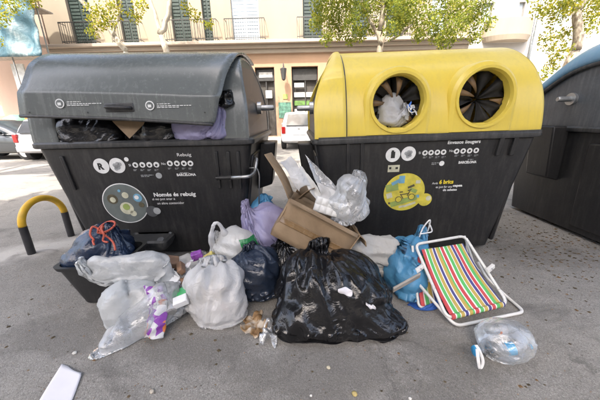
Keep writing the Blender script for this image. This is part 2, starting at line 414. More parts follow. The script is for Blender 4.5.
M['bark'] = bark('plane_bark', (.20, .16, .12), (.40, .36, .28)); M['bark_pale'] = bark('pale_bark', (.30, .26, .20), (.50, .46, .38))
def leafmat(name, c):
    t = NT(name); n = t.n.new('ShaderNodeNewGeometry')
    cc = t.ramp(n.outputs['Random Per Island'], [(0, tuple(x*.6 for x in c)), (.5, c), (1, (min(1, c[0]*1.7), min(1, c[1]*1.3), c[2]))])
    df = t.new('ShaderNodeBsdfDiffuse'); tr = t.new('ShaderNodeBsdfTranslucent'); t.l.new(cc, df.inputs[0]); t.l.new(cc, tr.inputs[0])
    x = t.new('ShaderNodeMixShader'); x.inputs[0].default_value = .55; t.l.new(df.outputs[0], x.inputs[1]); t.l.new(tr.outputs[0], x.inputs[2])
    t.l.new(x.outputs[0], t.out.inputs[0]); return t.m
M['leaf'] = leafmat('leaf_green', (.25, .31, .065)); M['leaf_dark'] = leafmat('leaf_dark', (.05, .10, .02)); M['leaf_lime'] = leafmat('leaf_lime', (.27, .30, .05))
M['litter'] = leafmat('dry_leaf', (.19, .155, .105))
M['grit'] = leafmat('grit', (.22, .20, .18))

# ------------------------------------------------------------------ ground, far kerb
m = MB(); m.add([(-90,-60,0),(90,-60,0),(90,120,0),(-90,120,0)], [(0,1,2,3)])
tag(m.build('road', M['asphalt']), kind='structure')
YK = 14.6
m = MB(); m.box((-40, YK+.16, -.1), (40, 30, .13)); tag(m.build('far_pavement', M['pavement']), kind='structure')
m = MB(); m.box((-40, YK, -.1), (40, YK+.157, .15)); tag(m.build('far_kerb', M['kerb'], bevel=.02), kind='structure')

# ------------------------------------------------------------------ buildings across the street
YF = 18.0
def wall_open(mb, x0, x1, z0, z1, ops, y, depth):
    """front wall with rectangular openings (x0,x1,z0,z1) and their reveals"""
    xs = sorted({x0, x1, *[o[0] for o in ops], *[o[1] for o in ops]}); zs = sorted({z0, z1, *[o[2] for o in ops], *[o[3] for o in ops]})
    for i in range(len(xs)-1):
        for k in range(len(zs)-1):
            cx, cz = (xs[i]+xs[i+1])/2, (zs[k]+zs[k+1])/2
            if any(o[0] < cx < o[1] and o[2] < cz < o[3] for o in ops): continue
            mb.add([(xs[i],y,zs[k]),(xs[i+1],y,zs[k]),(xs[i+1],y,zs[k+1]),(xs[i],y,zs[k+1])], [(0,1,2,3)])
    for a, b, c, d in ops:
        mb.add([(a,y,c),(b,y,c),(b,y,d),(a,y,d),(a,y+depth,c),(b,y+depth,c),(b,y+depth,d),(a,y+depth,d)],
               [(0,4,5,1),(1,5,6,2),(2,6,7,3),(3,7,4,0)])
X0 = at(46, 30, YF)[0]; X1 = at(470, 30, YF)[0]
ZL = at(300, 44, YF)[2]                               # first floor balcony level
b = empty('apartment_building', (0, YF, 0), 'cream apartment building with peach ground floor and iron balconies across the street', 'building')
def xs_at(px, py=22): return float(at(px, py, YF)[0])
up_px = [(70, 92, 'shutter_green'), (120, 136, 'shutter_green'), (172, 190, 'shutter_green'), (203, 212, 'shutter_green'), (232, 259, 'shutter_pale'), (303, 322, 'shutter_green'), (352, 368, 'shutter_green'), (386, 404, 'shutter_green'), (430, 446, 'shutter_pale')]
ops = [(xs_at(p), xs_at(q), ZL+.22, ZL+3.0) for p, q, _ in up_px]
ops2 = [(a, c_, ZL+4.3, ZL+7.0) for a, c_, _, _ in ops]
m = MB(); wall_open(m, X0, X1, ZL+.2, ZL+9, ops + ops2, YF, .3); m.box((X0, YF+.8, 0), (X1, YF+9, ZL+9))
m.add([(X0,YF,ZL+9),(X1,YF,ZL+9),(X1,YF+.8,ZL+9),(X0,YF+.8,ZL+9)], [(0,1,2,3)]); m.add([(X0,YF,0),(X0,YF,ZL+9),(X0,YF+.8,ZL+9),(X0,YF+.8,0)], [(0,1,2,3)]); m.add([(X1,YF,0),(X1,YF,ZL+9),(X1,YF+.8,ZL+9),(X1,YF+.8,0)], [(3,2,1,0)])
m.build('upper_wall', M['cream'], b)
gops_px = [(60, 110), (130, 165), (185, 235), (256, 275), (292, 318), (338, 380), (410, 445)]
gops = [(xs_at(p, 90), xs_at(q, 90), .14, float(at(300, 66, YF)[2])) for p, q in gops_px]
m = MB(); wall_open(m, X0, X1, 0, ZL-.15, gops, YF+.04, .5); m.build('ground_floor_wall', M['peach'], b)
m = MB(); m.box((X0-.1, YF-.55, ZL-.02), (X1+.1, YF+.1, ZL+.16)); m.box((X0-.05, YF-.3, ZL-.22), (X1+.05, YF+.1, ZL-.023)); m.box((X0, YF-.12, ZL-.46), (X1, YF+.1, ZL-.223))
m.build('balcony_slab', M['moulding'], b, bevel=.03)
for (a, c_, z0, z1), (_, _, mt) in list(zip(ops, up_px)) + list(zip(ops2, up_px)):
    sh = MB(); sh.box((a+.003, YF+.2, z0), (c_-.003, YF+.26, z1)); s = sh.build('balcony_door', M[mt], b)
    sl = MB()
    n = 14
    for i in range(n):
        z = z0 + .15 + (z1-z0-.3)*i/n
        for s0, s1 in ((a+.08, (a+c_)/2-.05), ((a+c_)/2+.05, c_-.08)): sl.box((s0, YF+.17, z), (s1, YF+.198, z+(z1-z0-.3)/n*.7))
    o_ = sl.build('louvre', M[mt], s); o_['kind'] = 'stuff'
    if z0 < ZL + 1:
        rl = MB(); e0, e1 = a-.35, c_+.35
        rl.box((e0, YF-.5, ZL+1.22), (e1, YF-.46, ZL+1.26)); rl.box((e0, YF-.5, ZL+.26), (e1, YF-.46, ZL+.29))
        nb = max(4, int((e1-e0)/.13))
        for i in range(nb+1):
            x = e0 + (e1-e0)*i/nb; rl.box((x-.009, YF-.49, ZL+.162), (x+.009, YF-.47, ZL+1.22))
        for x in (e0, e1): rl.box((x-.01, YF-.46, ZL+1.22), (x+.01, YF-.002, ZL+1.25)); rl.box((x-.01, YF-.46, ZL+.26), (x+.01, YF-.002, ZL+.29))
        rl.build('railing', M['iron'], b)
zt = gops[0][3]
for i, (a, c_, z0, z1) in enumerate(gops):
    mb = MB(); mb.box((a, YF+.5, z0), (c_, YF+.55, z1)); s = mb.build('shop_front', M['dark_inside'], b)
    mb = MB(); mb.box((a+.05, YF+.3, z1-.75), (c_-.05, YF+.36, z1-.1)); mb.build('fascia_board', M['iron'], s)
    fr = MB()
    for x in (a+.02, (a+c_)/2, c_-.08): fr.box((x, YF+.34, z0), (x+.06, YF+.4, z1-.76))
    fr.build('door_frame', M['iron'], s)
    if i == 4:
        for k in range(5):
            z = .5 + k*.5
            mb = MB(); mb.box((a+.12, YF+.42, z), (c_-.12, YF+.49, z+.28)); mb.build('shelf_goods', M['shop_green'] if k % 2 else M['shop_white'], s)
        mb = MB(); mb.box((a+.15, YF+.285, z1-1.15), (a+.75, YF+.3, z1-.9)); mb.build('sign_board', M['shop_white'], s)
    if i == 3:
        mb = MB(); mb.box((a+.2, YF+.285, z1-.55), (c_-.15, YF+.298, z1-.25)); mb.build('sign_board', M['shop_white'], s)
        mb = MB(); mb.box((c_-.62, YF+.285, z1-1.75), (c_-.22, YF+.298, z1-1.3)); mb.build('sign_board', M['shop_white'], s)
# unseen building front added behind the camera: closes off the low sky light
NY = -10.0
nb_ = empty('low_light_blocker', (0, NY, 0), 'unseen cream two storey front, added behind the viewer to block low sky light', 'building')
nops = [(x, x+1.3, z, z+2.1) for x in np.arange(-22, 22, 3.2) for z in (.3, 3.7)]
m = MB(); wall_open(m, -24., 24., 0., 6.6, nops, -NY, .3); m.v = [(v_[0], -v_[1], v_[2]) for v_ in m.v]; m.f = [f_[::-1] for f_ in m.f]; m.box((-24, NY-8, 0), (24, NY-.9, 6.6)); m.build('wall', M['white_wall'], nb_)
for a, c_, z0, z1 in nops: mb = MB(); mb.box((a+.003, NY-.28, z0), (c_-.003, NY-.2, z1)); mb.build('window', M['glass'], nb_)
# things on the pilaster
mb = MB(); p0 = at(279, 118, YF); p1 = at(291, 102, YF); mb.box((p0[0], YF+.005, p0[2]), (p1[0], YF+.037, p1[2]))
tag(mb.build('wall_poster', M['poster'], loc=(p0[0], YF, p0[2])), 'dark green poster on the peach pilaster between the two shop fronts', 'poster')
mb = MB(); p0 = at(283, 99, YF); p1 = at(287.5, 94, YF); mb.box((p0[0], YF+.005, p0[2]), (p1[0], YF+.037, p1[2]))
tag(mb.build('number_plate_sign', M['sticker_green'], loc=(p0[0], YF, p0[2])), 'small green square sign above the poster on the peach pilaster', 'sign')
pl = at(284, 76, YF)
lt = empty('wall_lamp', (pl[0], YF, pl[2]), 'dark iron lantern on a curled bracket on the peach pilaster', 'lamp')
mb = MB(); mb.tube(round_path([(pl[0], YF+.04, pl[2]+.5), (pl[0], YF-.5, pl[2]+.65), (pl[0], YF-.55, pl[2]+.4)], .15), .03, 8); mb.build('bracket', M['iron'], lt)
mb = MB(); mb.tube([(pl[0], YF-.55, pl[2]+.4), (pl[0], YF-.55, pl[2]+.33), (pl[0], YF-.55, pl[2]-.25), (pl[0], YF-.55, pl[2]-.32)], [.05, .2, .12, .04], 6); mb.build('lantern', M['iron'], lt)

# white building further off to the right with a rounded balcony
YW = 25.0
wb = empty('corner_building', (18, YW, 0), 'white sunlit corner building with a rounded balcony beyond the street tree', 'building')
xa, xb = float(at(466, 20, YW)[0]), 40.0
wops = [(float(at(p, 12, YW)[0]), float(at(q, 12, YW)[0]), float(at(515, 30, YW)[2]), float(at(515, 2, YW)[2])) for p, q in ((482, 492), (518, 524), (556, 566))]
m = MB(); wall_open(m, xa, xb, 0, 16, wops, YW, .4); m.box((xa, YW+.9, 0), (xb, YW+8, 16)); m.add([(xa,YW,16),(xb,YW,16),(xb,YW+.9,16),(xa,YW+.9,16)], [(0,1,2,3)]); m.add([(xa,YW,0),(xa,YW,16),(xa,YW+.9,16),(xa,YW+.9,0)], [(0,1,2,3)])
m.build('wall', M['white_wall'], wb)
for a, c_, z0, z1 in wops:
    mb = MB(); mb.box((a+.003, YW+.25, z0), (c_-.003, YW+.3, z1)); mb.build('balcony_door', M['shutter_pale'], wb)
c0 = at(506, 30, YW); rings = []
for z, r in ((c0[2]-.9, 1.75), (c0[2]-.55, 1.9), (c0[2]-.5, 1.9), (c0[2]+.6, 1.9), (c0[2]+.6, 1.75), (c0[2]-.4, 1.75)):
    rings.append([(c0[0] + r*math.cos(t), YW - .003 - r*.62*math.sin(t), z) for t in np.linspace(0, math.pi, 21)])
m = MB(); m.loft(rings, True, False, False); m.build('rounded_balcony', M['cream'], wb)

# scaffold with blue netting at the left
YN = 15.2
p = [at(-90, 60, YN), at(47, 57, YN)]
xl, xr = p[0][0], p[1][0]; zb = p[1][2]
sc = empty('scaffold', (xr, YN, 0), 'scaffold hung with blue netting over a rose coloured wall, left edge of the photo', 'scaffold')
nx, nz = 60, 40; V = []; F = []
for k in range(nz):
    for i in range(nx):
        x = xl + (xr-xl)*i/(nx-1); z = zb + 6.5*k/(nz-1)
        y = YN + .12*math.sin(x*4.1+.5*math.sin(z*2)) * (.4+.6*abs(math.sin(z*1.4))) + .05*math.sin(z*7+x*3) - .25*math.exp(-((z-zb)/.5)**2)
        V.append((x, y, z))
for k in range(nz-1):
    for i in range(nx-1): a = k*nx+i; F.append((a, a+1, a+nx+1, a+nx))
obj('netting', V, F, M['net'], sc, smooth=True, solid=.01)
for x in np.arange(xr-.15, xl, -1.9):
    mb = MB(); mb.cyl((x, YN+.35, .13), (x, YN+.35, zb+6.5), .035, 10); mb.build('pole', M['steel'], sc)
for z in (zb+.1, zb+2.2, zb+4.3):
    mb = MB(); mb.box((xl, YN+.25, z), (xr, YN+1.1, z+.06)); mb.build('platform', M['wood_grey'], sc)
m = MB(); m.box((xl-9, YF-.05, 0), (X0-.05, YF+6, zb+8))
lw_ = m.build('neighbour_building', M['pinkwall'], loc=(X0-.05, YF-.05, 0)); tag(lw_, 'rose walled building behind the blue netting at the far left', 'building')
mb = MB(); x0_ = at(-2, 80, YN)[0]; x1_ = at(11, 80, YN)[0]; mb.box((x0_, YN+.9, 1.2), (x1_, YN+.98, zb-.1))
hz = tag(mb.build('roller_shutter', M['shop_white'], loc=(x0_, YN+.9, 1.2)), 'pale roller shutter under the blue netting', 'shutter')
# pale green recycling igloo and orange cone by the parked cars at the left
q = at(14, 110, 13.2)
ig = empty('glass_recycling_bell', (q[0], 13.2, .0), 'dull green rounded recycling bell behind the dark parked car', 'recycling bin')
rings = []
for z, r in ((.02, .55), (.25, .72), (.8, .78), (1.25, .68), (1.55, .42), (1.68, .16)): rings.append([(q[0]+r*math.cos(t), 13.2+r*math.sin(t), z) for t in np.linspace(0, 2*math.pi, 24, endpoint=False)])
m = MB(); m.loft(rings); m.build('shell', plain('bell_green', (.10, .22, .15), .5, .15), ig, smooth=True)
m = MB(); m.cyl((q[0], 12.46, 1.25), (q[0], 12.7, 1.25), .13, 16); m.build('opening', M['iron'], ig)
q = at(26, 106, 12.9)
cn = empty('traffic_cone', (q[0], 12.9, 0), 'tall orange traffic marker beside the green recycling bell', 'traffic cone')
m = MB(); m.tube([(q[0],12.9,.05),(q[0],12.9,q[2]-.5),(q[0],12.9,q[2]+.35)], [.2,.16,.08], 16); m.build('cone', plain('cone_orange', (.6,.17,.03), .5), cn, smooth=True)
m = MB(); m.box((q[0]-.25,12.65,0),(q[0]+.25,13.15,.05)); m.build('base', M['tyre'], cn)

# ------------------------------------------------------------------ cars
def car(name, loc, rz, paintm, label, Wd=1.62, L=3.8, Hh=1.45, group=None):
    r = empty(name, (0, 0, 0), label, 'car', group)
    hw = Wd/2
    # lower body: lofted cross-sections along y (rear at y=0, nose at y=L)
    prof = [(0.0, .42, .78, .86), (.05, .30, .90, .96), (.35, .24, .95, 1), (1.0, .22, .95, 1), (2.3, .22, .94, 1), (2.9, .22, .90, .99), (3.45, .24, .78, .96), (3.72, .28, .66, .88), (3.8, .38, .56, .76)]
    rings = []
    for y, zb_, zt_, wf in prof:
        y *= L/3.8; ring = []
        for t in np.linspace(0, 2*math.pi, 28, endpoint=False):
            c, s = math.cos(t), math.sin(t); e = .32
            ring.append((hw*wf*math.copysign(abs(c)**e, c), y, (zb_+zt_)/2 + (zt_-zb_)/2*math.copysign(abs(s)**e, s)))
        rings.append(ring)
    m = MB(); m.loft(rings); body = m.build('body', paintm, r, smooth=True, auto=50)
    def ring(z, y0, y1, h, rr=.16): return [np.array(p) for p in rrect(-h, h, y0, y1, rr, z, 4)]
    lv = [(.90, .06, 3.05, hw*.94), (1.12, .16, 2.62, hw*.88), (Hh-.07, .36, 1.95, hw*.78), (Hh-.015, .46, 1.8, hw*.70), (Hh, .62, 1.6, hw*.5)]
    lv = [(z, a*L/3.8, c_*L/3.8, h) for z, a, c_, h in lv]
    m = MB(); m.loft([ring(*q_) for q_ in lv], False, True); m.build('cabin', paintm, r, smooth=True, auto=60)
    def pane(nm, pts, off): 
        m = MB(); P = [np.array(q_) + np.array(off) for q_ in pts]; P2 = [p_ - np.array(off)*1.4 for p_ in P]
        m.add(P + P2, [(0,1,2,3),(7,6,5,4),(0,4,5,1),(1,5,6,2),(2,6,7,3),(3,7,4,0)]); return m.build(nm, M['glass'], r)
    (za, ya, yA, ha), (zb2, yb, yB, hb), (zc, yc, yC, hc) = lv[0], lv[1], lv[2]
    def ip(k): return [ya+(yc-ya)*k, yA+(yC-yA)*k, ha+(hc-ha)*k, za+(zc-za)*k]
    k0, k1 = ip(.12), ip(.93)
    pane('rear_window', [(-k0[2]+.17, k0[0]-.02, k0[3]), (k0[2]-.17, k0[0]-.02, k0[3]), (k1[2]-.15, k1[0]-.0, k1[3]), (-k1[2]+.15, k1[0]-.0, k1[3])], (0, -.075, .02))
    pane('windscreen', [(k0[2]-.12, k0[1], k0[3]), (-k0[2]+.12, k0[1], k0[3]), (-k1[2]+.12, k1[1], k1[3]), (k1[2]-.12, k1[1], k1[3])], (0, .11, .05))
    for s in (-1, 1):
        for f0, f1 in ((.10, .46), (.5, .9)):
            y = lambda k, f: k[0]+(k[1]-k[0])*f
            P = [(s*k0[2], y(k0,f0), k0[3]), (s*k0[2], y(k0,f1), k0[3]), (s*k1[2], y(k1,f1), k1[3]), (s*k1[2], y(k1,f0), k1[3])]
            pane('side_window', P if s > 0 else P[::-1], (s*.022, 0, .008))
        m = MB(); m.obox((s*(hw-.13), .02, .80), (.075, 0, 0), (0, .05, 0), (0, 0, .14)); m.build('tail_light', M['car_red'], r, bevel=.02)
        m = MB(); m.obox((s*(hw-.24), L-.08, .60), (.14, 0, 0), (0, .06, 0), (0, 0, .07)); m.build('headlight', M['headlight'], r, bevel=.03)
        m = MB(); m.obox((s*(hw+.07), 2.45*L/3.8, .98), (.08, 0, 0), (0, .05, 0), (0, 0, .06)); m.build('wing_mirror', paintm, r, bevel=.03)
        for y in (.62*L/3.8, 3.08*L/3.8):
            m = MB(); m.tube([(s*(hw-.17), y, .29), (s*(hw-.15), y, .29), (s*(hw-.0), y, .29), (s*(hw+.02), y, .29)], [.27, .29, .29, .26], 24); wh = m.build('wheel', M['tyre'], r, smooth=True, auto=40)
            m = MB(); m.cyl((s*(hw), y, .29), (s*(hw+.026), y, .29), .18, 20); m.build('hub', M['car_silver'], wh)
    m = MB(); m.box((-hw*.9, -.06, .34), (hw*.9, .1, .55)); m.build('rear_bumper', paintm, r, bevel=.04)
    m = MB(); m.box((-.26, -.035, .62), (.26, -.01, .73)); m.build('licence_plate', M['white_print'], r)
    m = MB(); m.box((-.05, -.03, .82), (.05, -.012, .87)); m.build('badge', M['steel'], r)
    r.location = loc; r.rotation_euler = (0, 0, rz); return r
car('parked_car', (.02, 11.3, 0), R(-2), M['car_white'], 'white hatchback with red tail lights seen from behind between the grey and yellow containers', Wd=1.5, L=3.6, Hh=1.5)
car('parked_car', (-2.15, 13.4, 0), R(86), M['car_silver'], 'silver car half hidden beside the grey container, left of the white hatchback', group=None)
car('parked_car', (-13.1, 10.9, 0), R(-90), M['car_black'], 'black car at the far left edge beyond the grey container')
car('parked_car', (float(at(37, 140, 9.6)[0]), 9.6, 0), R(4), M['car_white'], 'white car peeping out behind the left side of the grey container')

# ------------------------------------------------------------------ trees and lamp post
def leaf_mesh(clusters, size, seed):
    g = np.random.default_rng(seed); V = []; F = []
    C = []
    for (c, rad, n) in clusters:
        d = g.normal(size=(n, 3)); d /= np.linalg.norm(d, axis=1)[:, None]; C.append(np.array(c) + d * np.array(rad) * (g.random((n, 1))**.45))
    C = np.concatenate(C); n = len(C)
    a = g.normal(size=(n, 3)); a /= np.linalg.norm(a, axis=1)[:, None]
    b = np.cross(a, g.normal(size=(n, 3))); b /= np.linalg.norm(b, axis=1)[:, None]
    s = size * (.6 + .8*g.random((n, 1)))
    up = np.cross(a, b) * s * .18
    P = np.stack([C - a*s*.6, C - b*s*.36 + up, C + a*s*.65, C + b*s*.36 + up], 1).reshape(-1, 3)
    idx = np.arange(n)[:, None]*4
    F = np.concatenate([idx + [0, 1, 2], idx + [0, 2, 3]])
    return P, F.tolist()
def limb(a, b, r0, r1, bend=.1, n=7, seed=0):
    g = np.random.default_rng(seed); a, b = np.array(a, float), np.array(b, float); L = np.linalg.norm(b-a); o = g.normal(size=3)*bend*L*.5
    t = np.linspace(0, 1, n); return [a + (b-a)*k + o*math.sin(math.pi*k) + g.normal(size=3)*.012*L for k in t], [r0 + (r1-r0)*k for k in t]
def tree(name, base, limbs, clusters, size, leafm, barkm, label, seed, group):
    r = empty(name, base, label, 'tree', group); m = MB()
    for i, (a, b, r0, r1) in enumerate(limbs): p_, rd = limb(a, b, r0, r1, .08, 8, seed*31+i); m.tube(p_, rd, 10)
    m.build('trunk', barkm, r, smooth=True)
    P, F = leaf_mesh(clusters, size, seed); obj('crown', P, F, leafm, r); return r
G1 = 'street trees along the far pavement'
YT = 13.6
def A(px, py, Y=YT): return at(px, py, Y)
def blobs(pts, Y, r, n, seed, dy=1.0):
    g = np.random.default_rng(seed); return [(A(px, py, Y + g.uniform(-dy, dy)), np.array([r, r, r]) * k, int(n*k*k)) for px, py, k in pts]
# left leaning tree
bx = A(126, 52)
tree('street_tree', (bx[0]+.35, YT, 0), [((bx[0]+.35, YT, .0), bx, .15, .12), (bx, A(76, -6), .12, .09), (A(112, 36), A(122, -20), .06, .03), (A(76, -6), A(40, -60), .09, .05), (A(76,-6), A(90,-70), .07, .04)],
     blobs([(8, 2, .5), (0, 18, .4), (-5, 40, .35), (30, 0, .4), (95, 14, .45), (113, 8, .5), (98, 24, .35), (108, 22, .35), (135, 16, .35), (92, 32, .3), (40, -60, 1.6), (90, -75, 1.7), (0, -50, 1.4), (140, -60, 1.2)], YT, 1.0, 900, 3),
     .095, M['leaf_lime'], M['bark_pale'], 'leaning pale street tree above the left part of the grey container lid', 11, G1)
bx = A(163, 54)
tree('street_tree', (bx[0], YT, 0), [((bx[0], YT, 0), A(160, 32), .16, .13), (A(160, 34), A(148, -8), .09, .06), (A(160, 34), A(170, -10), .11, .08), (A(148, -8), A(130, -70), .07, .04), (A(170, -10), A(190, -80), .07, .04)],
     blobs([(195, 16, .3), (208, 24, .28), (186, 8, .3), (140, 4, .35), (150, -60, 1.5), (200, -70, 1.6), (120, -85, 1.3), (240, -75, 1.3)], YT, 1.0, 800, 4),
     .095, M['leaf_lime'], M['bark_pale'], 'forked pale street tree above the middle of the grey container lid', 12, G1)
bx = A(380, 52, 12.6)
tree('street_tree', (bx[0], 12.6, 0), [((bx[0], 12.6, 0), A(381, 30, 12.6), .15, .12), (A(381, 44, 12.6), A(366, 14, 12.6), .07, .05), (A(366, 14, 12.6), A(358, -20, 12.6), .05, .03), (A(366, 14, 12.6), A(378, -10, 12.6), .045, .03), (A(381, 30, 12.6), A(383, -30, 12.6), .12, .07), (A(384, 42, 12.6), A(432, 6, 12.6), .05, .03), (A(383,-30,12.6), A(360,-90,12.6), .07, .04)],
     blobs([(330, 18, .5), (338, 30, .42), (345, 8, .55), (322, 6, .5), (352, 22, .4), (360, 34, .3), (398, 14, .5), (410, 4, .6), (425, 22, .5), (436, 34, .42), (444, 12, .6), (455, 28, .5), (462, 8, .5), (418, 36, .3), (470, 20, .45), (480, 8, .5), (445, 40, .38), (385, 2, .5), (372, 26, .35), (392, 30, .35), (405, 22, .4), (365, 8, .4), (316, 24, .35), (327, 38, .3), (350, 40, .25), (475, 36, .35), (488, 22, .3), (372, -30, 1.5), (430, -40, 1.6), (330, -50, 1.5), (480, -50, 1.3)], 12.6, 1.05, 2300, 5),
     .08, M['leaf'], M['bark'], 'leafy green street tree rising behind the yellow container lid', 13, G1)
bx = A(576, 60, 15)
tree('street_tree', (bx[0], 15, 0), [((bx[0], 15, 0), A(576, 50, 15), .26, .22), (A(576, 50, 15), A(577, 10, 15), .22, .18), (A(577, 12, 15), A(560, -30, 15), .1, .06), (A(577, 12, 15), A(600, -30, 15), .12, .07)],
     blobs([(555, 16, .6), (566, 4, .7), (548, 40, .5), (560, 52, .55), (552, 66, .4), (590, 24, .6), (596, 6, .7), (540, 10, .4), (566, 34, .4), (545, 74, .35), (575, -40, 2), (600, -30, 2)], 15, 1.0, 620, 6),
     .11, M['leaf_lime'], M['bark'], 'street tree with sparse lime leaves behind the blue lidded container', 14, G1)
# plane trees on the near pavement behind the camera: they shade the containers
for i, (tx, ty) in enumerate(((-5.2, -2.6), (4.6, -2.4))):
    cx, cy = tx + (1.6 if i == 0 else -.9), ty + .6
    cl = [((cx, cy, 7.6), (4.3, 3.9, 1.5), 8500), ((cx+1.5, cy+.6, 6.6), (2.6, 2.4, .9), 2600), ((cx-1.6, cy-.4, 6.8), (2.4, 2.2, .9), 2400)]
    tree('plane_tree', (tx, ty, 0), [((tx, ty, 0), (tx+.2, ty, 4.5), .2, .16)] + [((tx+.2, ty, 4.4), (cx + 2.6*math.cos(k*1.26), cy + 2.4*math.sin(k*1.26), 7.4), .1, .03) for k in range(5)],
         cl, .36, M['leaf_dark'], M['bark'], ('left' if i == 0 else 'right') + ' one of two plane trees shading the containers from the near pavement', 20+i, 'plane trees of the near pavement')
for i, (tx, ty) in enumerate(((-9.5, 4.2), (9.5, 4.0))):
    cx = tx + (3.4 if i == 0 else -3.6); g = np.random.default_rng(40+i)
    cl = [((cx + g.uniform(-5.5, 5.5), 5.6 + g.uniform(-2.6, 3.2), 8.4 + g.uniform(-1.2, 1.2)), np.array([1.5, 1.4, .8])*g.uniform(.6, 1.1), 300) for k in range(24)]
    tree('plane_tree', (tx, ty, 0), [((tx, ty, 0), (tx+.1, ty, 5), .26, .2)] + [((tx+.1, ty, 4.8), np.array(c_[0]), .12, .03) for c_ in cl[::2]], cl, .30, M['leaf_dark'], M['bark'],
         ('left' if i == 0 else 'right') + ' hand plane tree whose crown arches over the road and dapples it', 30+i, 'plane trees over the road')
lp = at(533, 48, 16.0); lq = at(541, -20, 16.0); lx = (lp[0]+lq[0])/2
lampo = empty('lamp_post', (lx, 16, .13), 'slim grey lamp post behind the right end of the yellow lid', 'lamp post')
m = MB(); m.tube([(lx, 16, .13), (lx, 16, 8.2)], [.085, .06], 12); m.build('pole', M['steel'], lampo, smooth=True)
m = MB(); m.tube(round_path([(lx, 16, 8.15), (lx, 15.6, 8.7), (lx, 14.6, 8.8)], .3), .04, 8); m.build('arm', M['steel'], lampo, smooth=True)
m = MB(); m.obox((lx, 14.3, 8.78), (.14, 0, 0), (0, .35, 0), (0, 0, .05)); m.build('lamp_head', M['dark_steel'], lampo, bevel=.03)

# ------------------------------------------------------------------ waste containers
def text_mesh(s, size, bold=0.0):
    c = bpy.data.curves.new('lettering', 'FONT'); c.body = s; c.size = size; c.offset = bold; c.extrude = .0006; c.resolution_u = 3
    o = bpy.data.objects.new('lettering', c); col.objects.link(o)
    dg = bpy.context.evaluated_depsgraph_get(); me = o.evaluated_get(dg).to_mesh()
    V = np.array([v.co[:] for v in me.vertices]); F = [tuple(p.vertices) for p in me.polygons]
    o.evaluated_get(dg).to_mesh_clear(); bpy.data.objects.remove(o); bpy.data.curves.remove(c)
    return V, F
class Face:
    """a flat printing surface: origin, normal, in-plane axes; places prints seen at given pixels"""
    def __init__(s, o, n, parent):
        s.o = np.asarray(o, float); s.n = np.asarray(n, float)/np.linalg.norm(n); s.parent = parent
        s.ux = np.array([1., 0, 0]); s.uy = np.cross(s.n, s.ux); s.uy *= np.sign(s.uy[2]); s.nl = 0
    def P(s, px, py): return on_plane(px, py, s.o, s.n)
    def disc(s, px, py, r, mat, lift=.002, name='sticker', parent=None, ry=None, seg=28, th=.0016):
        c = s.P(px, py) if py is not None else px
        ry = ry or r; m = MB(); rings = []
        for h in (lift, lift + th): rings.append([c + s.n*h + s.ux*r*math.cos(t) + s.uy*ry*math.sin(t) for t in np.linspace(0, 2*math.pi, seg, endpoint=False)])
        m.loft(rings); return m.build(name, mat, parent or s.parent)
    def rect(s, px, py, w_, h_, mat, lift=.002, name='sticker', parent=None, th=.0014, rot=0):
        c = s.P(px, py); m = MB(); cr, sr = math.cos(rot), math.sin(rot)
        m.obox(c + s.n*(lift+th/2), (s.ux*cr + s.uy*sr)*w_/2, (s.uy*cr - s.ux*sr)*h_/2, s.n*th/2); return m.build(name, mat, parent or s.parent)
    def text(s, px, py, string, size, mat, lift=.002, width=None, bold=0, parent=None):   # (px, py): left end of the baseline
        V, F = text_mesh(string, size, bold)
        if width: V[:, 0] *= width / V[:, 0].max()
        c = s.P(px, py); W_ = c + V[:, :1]*s.ux + V[:, 1:2]*s.uy + (V[:, 2:]+lift)*s.n
        return obj('lettering', W_, F, mat, parent or s.parent)
    def lines(s, px, py, w_, rows, mat, gap=.011, h_=.005, parent=None):              # print too small to read
        m = MB(); c = s.P(px, py)
        for i in range(rows):
            x = 0
            L_ = w_ * (1 if i < rows-1 else .65)
            while x < L_:
                q = min(random.uniform(.012, .035), L_-x); cc = c + s.ux*(x+q/2) - s.uy*(gap*i) + s.n*.0026
                m.obox(cc, s.ux*q/2, s.uy*h_/2, s.n*.0006); x += q + .006
        return m.build('small_print', mat, parent or s.parent)

